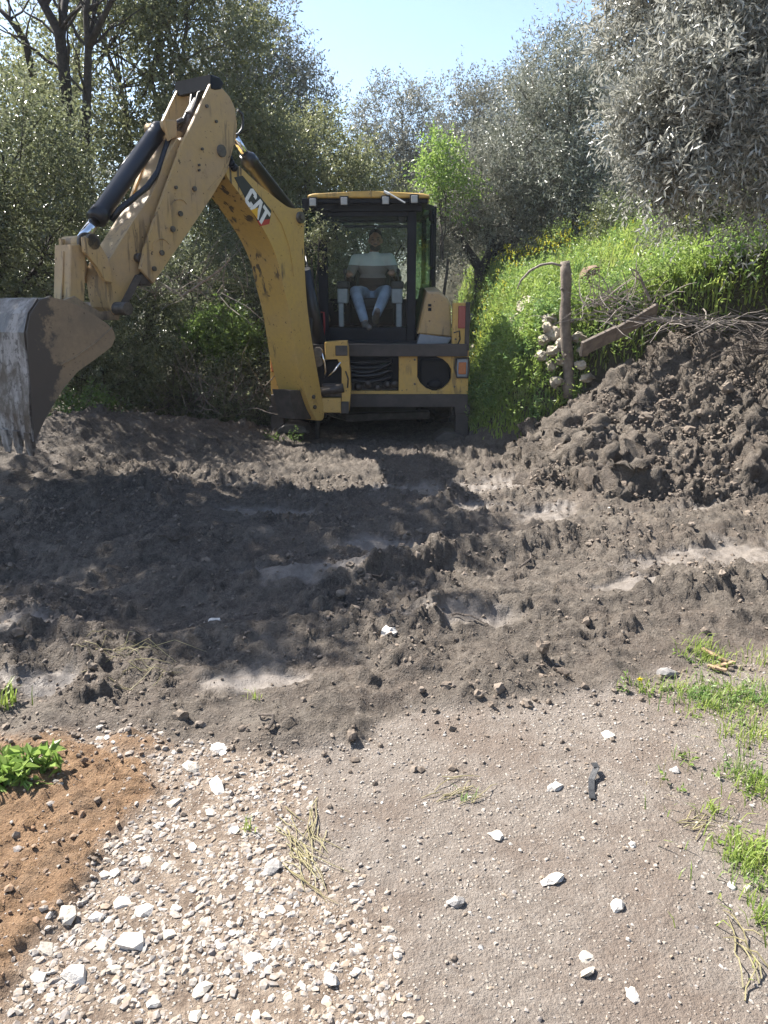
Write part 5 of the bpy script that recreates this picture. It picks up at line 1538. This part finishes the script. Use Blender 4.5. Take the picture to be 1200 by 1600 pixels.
mb.build('weld_seam', M['tan_paint'], stick)
for (cu, cv) in ((280, 333), (252, 395)):
    mb = MB(); mb.tube([B(cu + 13 * math.cos(k * .5 - 3.4), cv - 9 + 13 * math.sin(k * .5 - 3.4), SN + .003) for k in range(7)], .005, 5, cap=False)
    mb.build('weld_seam', M['tan_paint'], stick)
for (u, v) in ((361, 255), (366, 262), (358, 248)):
    mb = MB(); q0 = B(u, v, SN - .02); mb.ell(q0, (.035, .035, .035)); mb.build('grease_point', M['frame_black'], stick)
mb = MB(); plate(mb, [(228, 425), (240, 443), (237, 447), (220, 446), (217, 430)], SN - .03, SN - .03, SF + .03, .01); mb.build('wear_guard', M['steel_dark'], stick)
IN, IF = -.04, -.27
innP = [(288, 224), (275, 330), (224, 414), (208, 446), (186, 488), (178, 492), (171, 480), (168, 465), (163, 432), (168, 410), (183, 386), (212, 340), (238, 305), (266, 235), (277, 215)]
mb = MB(); plate(mb, innP, IN, IN, IF, .006); inner = mb.build('inner_stick', M['tan_paint'], root)
mb = MB(); q0 = B(214, 403, IN); mb.cyl(q0 - NN * .01, q0 + NN * .05, .035, 12); mb.build('lock_pin', M['pin'], inner)
mb = MB(); q0 = B(182, 482, IN); mb.cyl(q0 - NN * .5, q0 + NN * .14, .05, 14); mb.build('bucket_pin', M['pin'], root)
mb = MB(); mb.obox(B(216, 432, .04), B(187, 488, .02), .03, .05, bev=.004); mb.build('wear_strip', M['steel_dark'], root)
# bucket cylinder
NC = -.16
c0, c1, c2 = B(250, 200, NC - .04), B(150, 343, NC), B(124, 380, NC)
mb = MB(); ax = (c1 - c0).normalized()
mb.tube([c0 - ax * .02, c0, c0 + ax * .02, c1 - ax * .09, c1 - ax * .085, c1, c1 + ax * .015], [.05, .066, .070, .070, .078, .078, .045], 22)
cyl = mb.build('bucket_cylinder', M['cyl_black'], root)
mb = MB(); mb.cyl(c1, c2, .043, 18); mb.build('rod', M['chrome'], cyl)
mb = MB(); mb.cyl(c0 - NN * .14, c0 + NN * .14, .05, 14); plate(mb, [(243, 190), (262, 190), (262, 215), (250, 222)], NC, NC + .11, NC + .08, .003); mb.build('lug', M['tan_paint'], cyl)
mb = MB(); mb.tube([c0 - ax * .0 + NN * -.1, c0 + ax * .5 - NN * .1 + Vector((0, 0, .03)), c0 + ax * 1.0 - NN * .09], .018, 8); mb.build('feed_pipe', M['cyl_black'], cyl)
mb = MB(); q0 = c1 - ax * .12
mb.tube([B(285, 188, -.12), B(272, 195, -.12), B(262, 222, -.12), B(256, 240, -.1), B(247, 268, -.08), B(230, 292, -.06), B(206, 312, -.06), B(186, 328, -.08), B(174, 345, -.12)], .024, 10); mb.build('arm_hose', M['hose'], root)
mb = MB(); mb.tube([B(309, 135, -.28), B(300, 150, -.2), B(298, 165, -.2), B(286, 190, -.14), B(276, 200, -.13)], .018, 8); mb.tube([B(324, 138, -.08), B(310, 146, -.1), B(305, 165, -.12), B(298, 185, -.12)], .014, 8); mb.build('arm_hose', M['hose'], root)
mb = MB(); mb.cyl(B(312, 155, -.16), B(283, 212, -.16), .05, 14); mb.cyl(B(299, 180, -.16), B(297, 184, -.16), .058, 14); mb.build('extension_cylinder', M['steel_dark'], root)
mb = MB(); mb.tube([B(u, v, -.12) for u, v in ((371, 172), (378, 178), (380, 190), (378, 202), (372, 210), (367, 212))], .012, 8); mb.build('hose_loop', M['hose'], root)
# stick cylinder on top of the boom
s0, s1, s2 = B(452, 330, -BW / 2), B(386, 247, -BW / 2), B(362, 208, -BW / 2)
ax = (s1 - s0).normalized(); mb = MB(); mb.tube([s0, s1 - ax * .08, s1 - ax * .075, s1 - ax * .01, s1 + ax * .05], [.075, .075, .082, .08, .045], 20); cyl = mb.build('stick_cylinder', M['cyl_black'], root)
mb = MB(); mb.cyl(s1, s2, .04, 16); mb.build('rod', M['chrome'], cyl)
# boom cylinder hidden behind the boom
mb = MB(); mb.cyl(B(500, 600, -.18) + Vector((.05, .25, .1)), B(470, 420, -.18) + Vector((.02, .12, 0)), .075, 16); mb.build('boom_cylinder', M['cyl_black'], root)

# linkage
mb = MB(); c2l = B(80, 376, NC); mb.cyl(c2 - NN * .17, c2 + NN * .14, .055, 18); lk = mb.build('link_pin', M['tan_paint'], root)
for dn in (.07, .13): 
    mb = MB(); mb.cyl(c2 + NN * (dn - .0), c2 + NN * (dn + .03), .075 if dn == .07 else .055, 18); mb.build('pin_collar', M['pin'], lk)
q0 = B(144, 378, -.02); mb = MB(); mb.cyl(q0 - NN * .05, q0 + NN * .02, .058, 16); mb.build('pin_collar', M['pin'], lk)
GL = [(128, 370), (150, 374), (166, 402), (171, 420), (173, 442), (162, 440), (150, 416), (130, 394)]
for g0 in (0.0, -.27):
    mb = MB(); plate(mb, GL, -.02, g0, g0 - .04, .006); mb.build('guide_link', M['tan_paint'], root)
mb = MB(); plate(mb, [(108, 382), (124, 382), (132, 400), (130, 470), (112, 478), (106, 470)], -.08, -.06, -.26, .008); bl = mb.build('bucket_link', M['tan_paint'], root)
mb = MB(); plate(mb, [(106, 392), (110, 392), (108, 468), (103, 468)], -.08, -.135, -.185, .003); mb.build('link_rib', M['tan_paint'], bl)

# bucket
WN, WF = .16, -.54
side = [(62, 468), (75, 465), (88, 466), (104, 470), (121, 476), (145, 490), (167, 505), (178, 517), (181, 527), (175, 542), (148, 562), (121, 580), (100, 606), (83, 633), (70, 656), (56, 690), (50, 650), (48, 600), (44, 555), (41, 520), (47, 490)]
mb = MB(); plate(mb, side, WN, WN, WN - .025, .004); M['bucket_side'] = paint('bucket_side', (0.30, 0.215, 0.13), (0.20, 0.15, 0.10), 0.8)
_nt = M['bucket_side'].node_tree; _b = _nt.nodes['Principled BSDF']; _src = _b.inputs['Base Color'].links[0].from_socket
_dp = nd(_nt, 'ShaderNodeVectorMath', operation='DOT_PRODUCT'); _nt.links.new(geo_pos(_nt), _dp.inputs[0]); _dp.inputs[1].default_value = DD
_e = math_(_nt, 'ADD', _dp.outputs['Value'], math_(_nt, 'MULTIPLY', math_(_nt, 'SUBTRACT', noise(_nt, geo_pos(_nt), 5, 6, .7), .5), .75))
_s0 = B(86, 540, WN).dot(DD)
_nt.links.new(mixc(_nt, ramp(_nt, _e, _s0 - .03, _s0 + .05), _src, (0.085, 0.069, 0.056)), _b.inputs['Base Color'])
bucket = mb.build('bucket', M['bucket_side'], root)
mb = MB(); plate(mb, side, WN, WF + .025, WF, .004); mb.build('side_plate', M['bucket_steel'], bucket)
shell = [(121, 476), (104, 470), (88, 466), (75, 465), (62, 468), (47, 490), (41, 520), (44, 555), (48, 600), (50, 650), (56, 690)]
shi = [(62, 682), (56, 640), (54, 600), (50, 555), (48, 522), (53, 496), (66, 477), (77, 473), (88, 474), (103, 478), (118, 483)]
mb = MB(); plate(mb, shell + shi, WN, WN - .005, WF + .005, 0); mb.build('shell', M['bucket_mud'], bucket)
base_shell = shell
# wear straps standing proud on the back
base = [B(u, v, WN) - NN * WN for u, v in shell[4:]]
outw = []
cen = B(95, 540, WN) - NN * WN
for i, p_ in enumerate(base):
    tg = (base[min(i + 1, len(base) - 1)] - base[max(i - 1, 0)]).normalized(); nrm = tg.cross(NN).normalized()
    if nrm.dot(p_ - cen) < 0: nrm = -nrm
    outw.append(nrm)
for nn0 in (WN - .01, WF + .13):
    mb = MB(); A = [p_ + o_ * .012 for p_, o_ in zip(base, outw)] + [p_ - o_ * .004 for p_, o_ in zip(base, outw)][::-1]
    mb.prism([p_ + NN * nn0 for p_ in A], [p_ + NN * (nn0 - .08) for p_ in A], .002); mb.build('wear_strap', M['bucket_mud'], bucket)
mb = MB(); mb.tube([B(u, v, WN + .004) for u, v in ((175, 512), (150, 535), (118, 558), (95, 570))], .006, 6, cap=False); mb.build('weld_seam', M['bucket_steel'], bucket)
tipd = (base[-1] - base[-3]).normalized()
for k in range(5):
    nn0 = WN - .03 - k * (WN - WF - .12) / 4
    q0 = base[-1] + NN * nn0 - tipd * .06
    side_ = NN; fw = tipd; upn = outw[-1]
    A = [q0 + upn * .028 + NN * .0, q0 - upn * .028]
    mb = MB()
    a1 = [q0 + upn * .026, q0 - upn * .026, q0 + fw * .11 - upn * .018, q0 + fw * .17, q0 + fw * .11 + upn * .016]
    mb.prism([p_ + NN * .0 for p_ in a1], [p_ - NN * .075 for p_ in a1], .004); mb.build('tooth', M['bucket_mud'], bucket)
mb = MB()
for nn_ in (-.05, -.34): plate(mb, [(92, 470), (110, 462), (125, 472), (150, 488), (182, 484), (180, 500), (150, 500), (120, 485)], -.1, nn_, nn_ - .04, .004)
mb.build('hinge_ear', M['bucket_steel'], bucket)

# ------------------------------------------------------------------ driver
M['skin'] = simple('skin', (0.29, 0.16, 0.105), .5, var=.08, scale=30, bmp=.05)
M['hair'] = simple('dark_hair', (0.012, 0.010, 0.009), .6, var=.2, scale=80, bmp=.4)
M['beard'] = simple('short_beard', (0.035, 0.022, 0.016), .7, var=.2, scale=120, bmp=.3)
M['jeans'] = simple('light_jeans', (0.25, 0.31, 0.42), .85, var=.22, scale=9, bmp=.35)
M['shoe'] = simple('grey_shoe', (0.13, 0.12, 0.115), .8, var=.2, bmp=.2)
M['eye'] = simple('eye', (0.05, 0.035, 0.03), .2, var=.1, bmp=0)


def sweater_mat():
    m, nt, b = new_mat('striped_sweater')
    p = geo_pos(nt); s_ = nd(nt, 'ShaderNodeSeparateXYZ'); nt.links.new(p, s_.inputs[0])
    z = math_(nt, 'ADD', s_.outputs[2], math_(nt, 'MULTIPLY', noise(nt, p, 6, 2), .012))
    z = math_(nt, 'SUBTRACT', z, math_(nt, 'MULTIPLY', math_(nt, 'ABSOLUTE', math_(nt, 'ADD', s_.outputs[0], .135)), .05))
    c = mixc(nt, ramp(nt, z, 1.868, 1.872), (0.055, 0.033, 0.027), (0.25, 0.215, 0.205))
    c = mixc(nt, ramp(nt, z, 2.012, 2.016), c, (0.60, 0.62, 0.63))
    nt.links.new(c, b.inputs['Base Color']); b.inputs['Roughness'].default_value = .9
    bump(nt, b, noise(nt, p, 22, 4), .3, .02)
    return m


M['sweater'] = sweater_mat()
per = thing('person', 'driver in a striped white and brown sweater and pale jeans seated in the cab', 'person', (-.13, 9.95, 1.27))
pel, wst, chs, nck, hd = Vector((-.14, 10.02, 1.70)), Vector((-.14, 10.03, 1.84)), Vector((-.14, 10.02, 2.02)), Vector((-.125, 9.99, 2.17)), Vector((-.105, 9.96, 2.315))
LSH, RSH = Vector((-.345, 10.0, 2.085)), Vector((.065, 10.0, 2.095))
LEL, REL = Vector((-.44, 9.86, 1.86)), Vector((.165, 9.86, 1.87))
LWR, RWR = P(544, 431, 9.50), P(615, 427, 9.50)
LWR = Vector((-.425, 9.56, 1.90)); RWR = Vector((.105, 9.56, 1.915))
LKN, RKN = Vector((-.345, 9.62, 1.70)), Vector((.03, 9.60, 1.71))
LAN, RAN = Vector((-.23, 9.40, 1.36)), Vector((-.10, 9.36, 1.42))
bd = MB()
hm = Matrix.Rotation(.06, 3, 'Y')
bd.ell(hd + Vector((0, .01, .02)), (.078, .098, .105)); bd.ell(hd + Vector((0, -.018, -.045)), (.064, .075, .075)); bd.ell(hd + Vector((0, -.055, -.098)), (.034, .03, .024))
bd.ell(hd + Vector((0, -.095, -.022)), (.013, .022, .022)); bd.ell(hd + Vector((0, -.106, -.033)), (.017, .015, .011)); bd.ell(hd + Vector((0, -.082, .012)), (.052, .018, .010))
bd.ell(hd + Vector((0, -.083, -.066)), (.025, .012, .006)); bd.ell(hd + Vector((0, -.080, -.077)), (.022, .012, .007))
for sx in (-1, 1):
    bd.ell(hd + Vector((sx * .080, .012, -.012)), (.012, .022, .034)); bd.ell(hd + Vector((sx * .040, -.070, -.035)), (.024, .022, .02))
bd.chain([hd + Vector((0, .02, -.06)), nck, chs + Vector((0, 0, .06))], [.056, .058, .075])
for c0_, r_ in ((chs, (.17, .10, .14)), (wst, (.145, .10, .14)), (pel, (.155, .11, .11))): bd.ell(c0_, r_, 3)
for sh, el, wr_ in ((LSH, LEL, LWR), (RSH, REL, RWR)): bd.chain([chs + Vector((0, 0, .06)), sh, el, wr_], [.07, .055, .042, .028])
for kn, an, sx in ((LKN, LAN, -1), (RKN, RAN, 1)): bd.chain([pel + Vector((sx * .08, 0, -.02)), kn, an], [.075, .055, .038])
for wr_, sx in ((LWR, -1), (RWR, 1)):                      # hands gripping the joystick knobs
    fwd = Vector((-sx * .12, -.95, .05)).normalized(); inn = Vector((-sx, -.1, 0)).normalized(); dn = Vector((0, 0, -1))
    pm_ = wr_ + fwd * .055 + Vector((0, 0, .01))
    bd.chain([wr_, wr_ + fwd * .03, pm_], [.028, .03, .034])
    bd.ell(pm_ + fwd * .01, (.038, .045, .024))
    for k in range(4):
        l_ = (.062, .07, .066, .052)[k]
        kb = pm_ + fwd * .042 + inn * (.028 - .019 * k) + Vector((0, 0, .006))
        j1 = kb + fwd * l_ * .45 + dn * l_ * .16; j2 = j1 + dn * l_ * .42 + fwd * .004; j3 = j2 + dn * l_ * .22 - fwd * l_ * .25
        bd.chain([kb, j1, j2, j3], [.0098, .009, .0085, .0075], .6)
    th = pm_ + inn * .032 - fwd * .015
    bd.chain([th, th + inn * .018 + fwd * .022 + dn * .012, th + inn * .012 + fwd * .048 + dn * .03], [.012, .0105, .009], .6)
bd.build_remeshed('body', M['skin'], per, .0085, 3)
sw = MB()
for c0_, r_ in ((chs + Vector((0, 0, -.01)), (.195, .125, .15)), (wst, (.175, .128, .15)), (pel + Vector((0, 0, .04)), (.175, .13, .10)), (chs + Vector((0, 0, .075)), (.15, .10, .075))): sw.ell(c0_, r_, 3)
sw.chain([nck + Vector((0, .0, -.025)), nck + Vector((0, 0, -.06))], [.066, .085])
for sh, el, wr_, sx in ((LSH, LEL, LWR, -1), (RSH, REL, RWR, 1)):
    sw.chain([chs + Vector((sx * .06, 0, .06)), sh], [.085, .075]); sw.chain([sh, sh.lerp(el, .5), el, el.lerp(wr_, .5), el.lerp(wr_, .72)], [.073, .064, .056, .048, .043])
sw.build_remeshed('sweater', M['sweater'], per, .009, 5)
jn = MB()
jn.ell(pel + Vector((0, 0, -.03)), (.178, .14, .10), 3)
for kn, an, sx in ((LKN, LAN, -1), (RKN, RAN, 1)):
    jn.chain([pel + Vector((sx * .085, -.02, -.03)), (pel + Vector((sx * .085, 0, -.02))).lerp(kn, .5), kn, kn.lerp(an, .35), kn.lerp(an, .92)], [.092, .085, .072, .068, .055])
jn.build_remeshed('jeans', M['jeans'], per, .009, 4)
for an, d_, z_ in ((LAN, Vector((.25, -.9, 0)), 0), (RAN, Vector((.1, -.75, .55)), .03)):
    d_ = d_.normalized(); sh = MB(); hl = an + Vector((0, .02, -.055)); toe = hl + d_ * .22 + Vector((0, 0, -.01))
    sh.chain([hl, hl.lerp(toe, .5), toe], [.042, .042, .036]); sh.chain([an + Vector((0, 0, -.02)), hl.lerp(toe, .3)], [.046, .044])
    sh.build_remeshed('shoe', M['shoe'], per, .008, 3)
hr = MB(); hr.ell(hd + Vector((0, .022, .034)), (.083, .096, .102), 3)
hr_o = hr.build('hair', M['hair'], per)
for v in hr_o.data.vertices:
    fz = v.co.z - hd.z; fy = v.co.y - hd.y
    lim = .045 if fy < -.03 else (-.01 if fy < .03 else -.06)
    if fz < lim: v.co.z = hd.z + lim; v.co.x = hd.x + (v.co.x - hd.x) * .9; v.co.y = hd.y + .02 + (v.co.y - hd.y - .02) * .88
br = MB(); br.ell(hd + Vector((0, -.012, -.078)), (.066, .073, .058), 3); br.ell(hd + Vector((0, -.052, -.098)), (.04, .036, .03)); br.ell(hd + Vector((0, -.09, -.056)), (.026, .012, .006))
br.build('beard', M['beard'], per)
for sx in (-1, 1):
    mb = MB(); mb.ell(hd + Vector((sx * .031, -.084, -.004)), (.013, .008, .007)); mb.build('eye', M['eye'], per)
    mb = MB(); mb.ell(hd + Vector((sx * .033, -.090, .017)), (.02, .008, .004)); mb.build('eyebrow', M['hair'], per)

# ------------------------------------------------------------------ thin air haze round the whole place
hz_m = bpy.data.materials.new('haze_air'); hz_m.use_nodes = True
_n = hz_m.node_tree; _n.nodes.clear()
_o = _n.nodes.new('ShaderNodeOutputMaterial'); _v = _n.nodes.new('ShaderNodeVolumePrincipled')
_v.inputs['Density'].default_value = 0.0009; _v.inputs['Color'].default_value = (.9, .94, 1, 1)
_n.links.new(_v.outputs[0], _o.inputs['Volume'])
gco = np.empty(len(g.data.vertices) * 3, np.float32); g.data.vertices.foreach_get('co', gco); gco = gco.reshape(-1, 3)
mb = MB(); mb.box(gco[:, 0].min() - 5, gco[:, 0].max() + 5, gco[:, 1].min() - 5, gco[:, 1].max() + 5, gco[:, 2].min() - 1, max(gco[:, 2].max(), 9.0) + 1, 0)
tag(mb.build('haze', hz_m), kind='stuff')
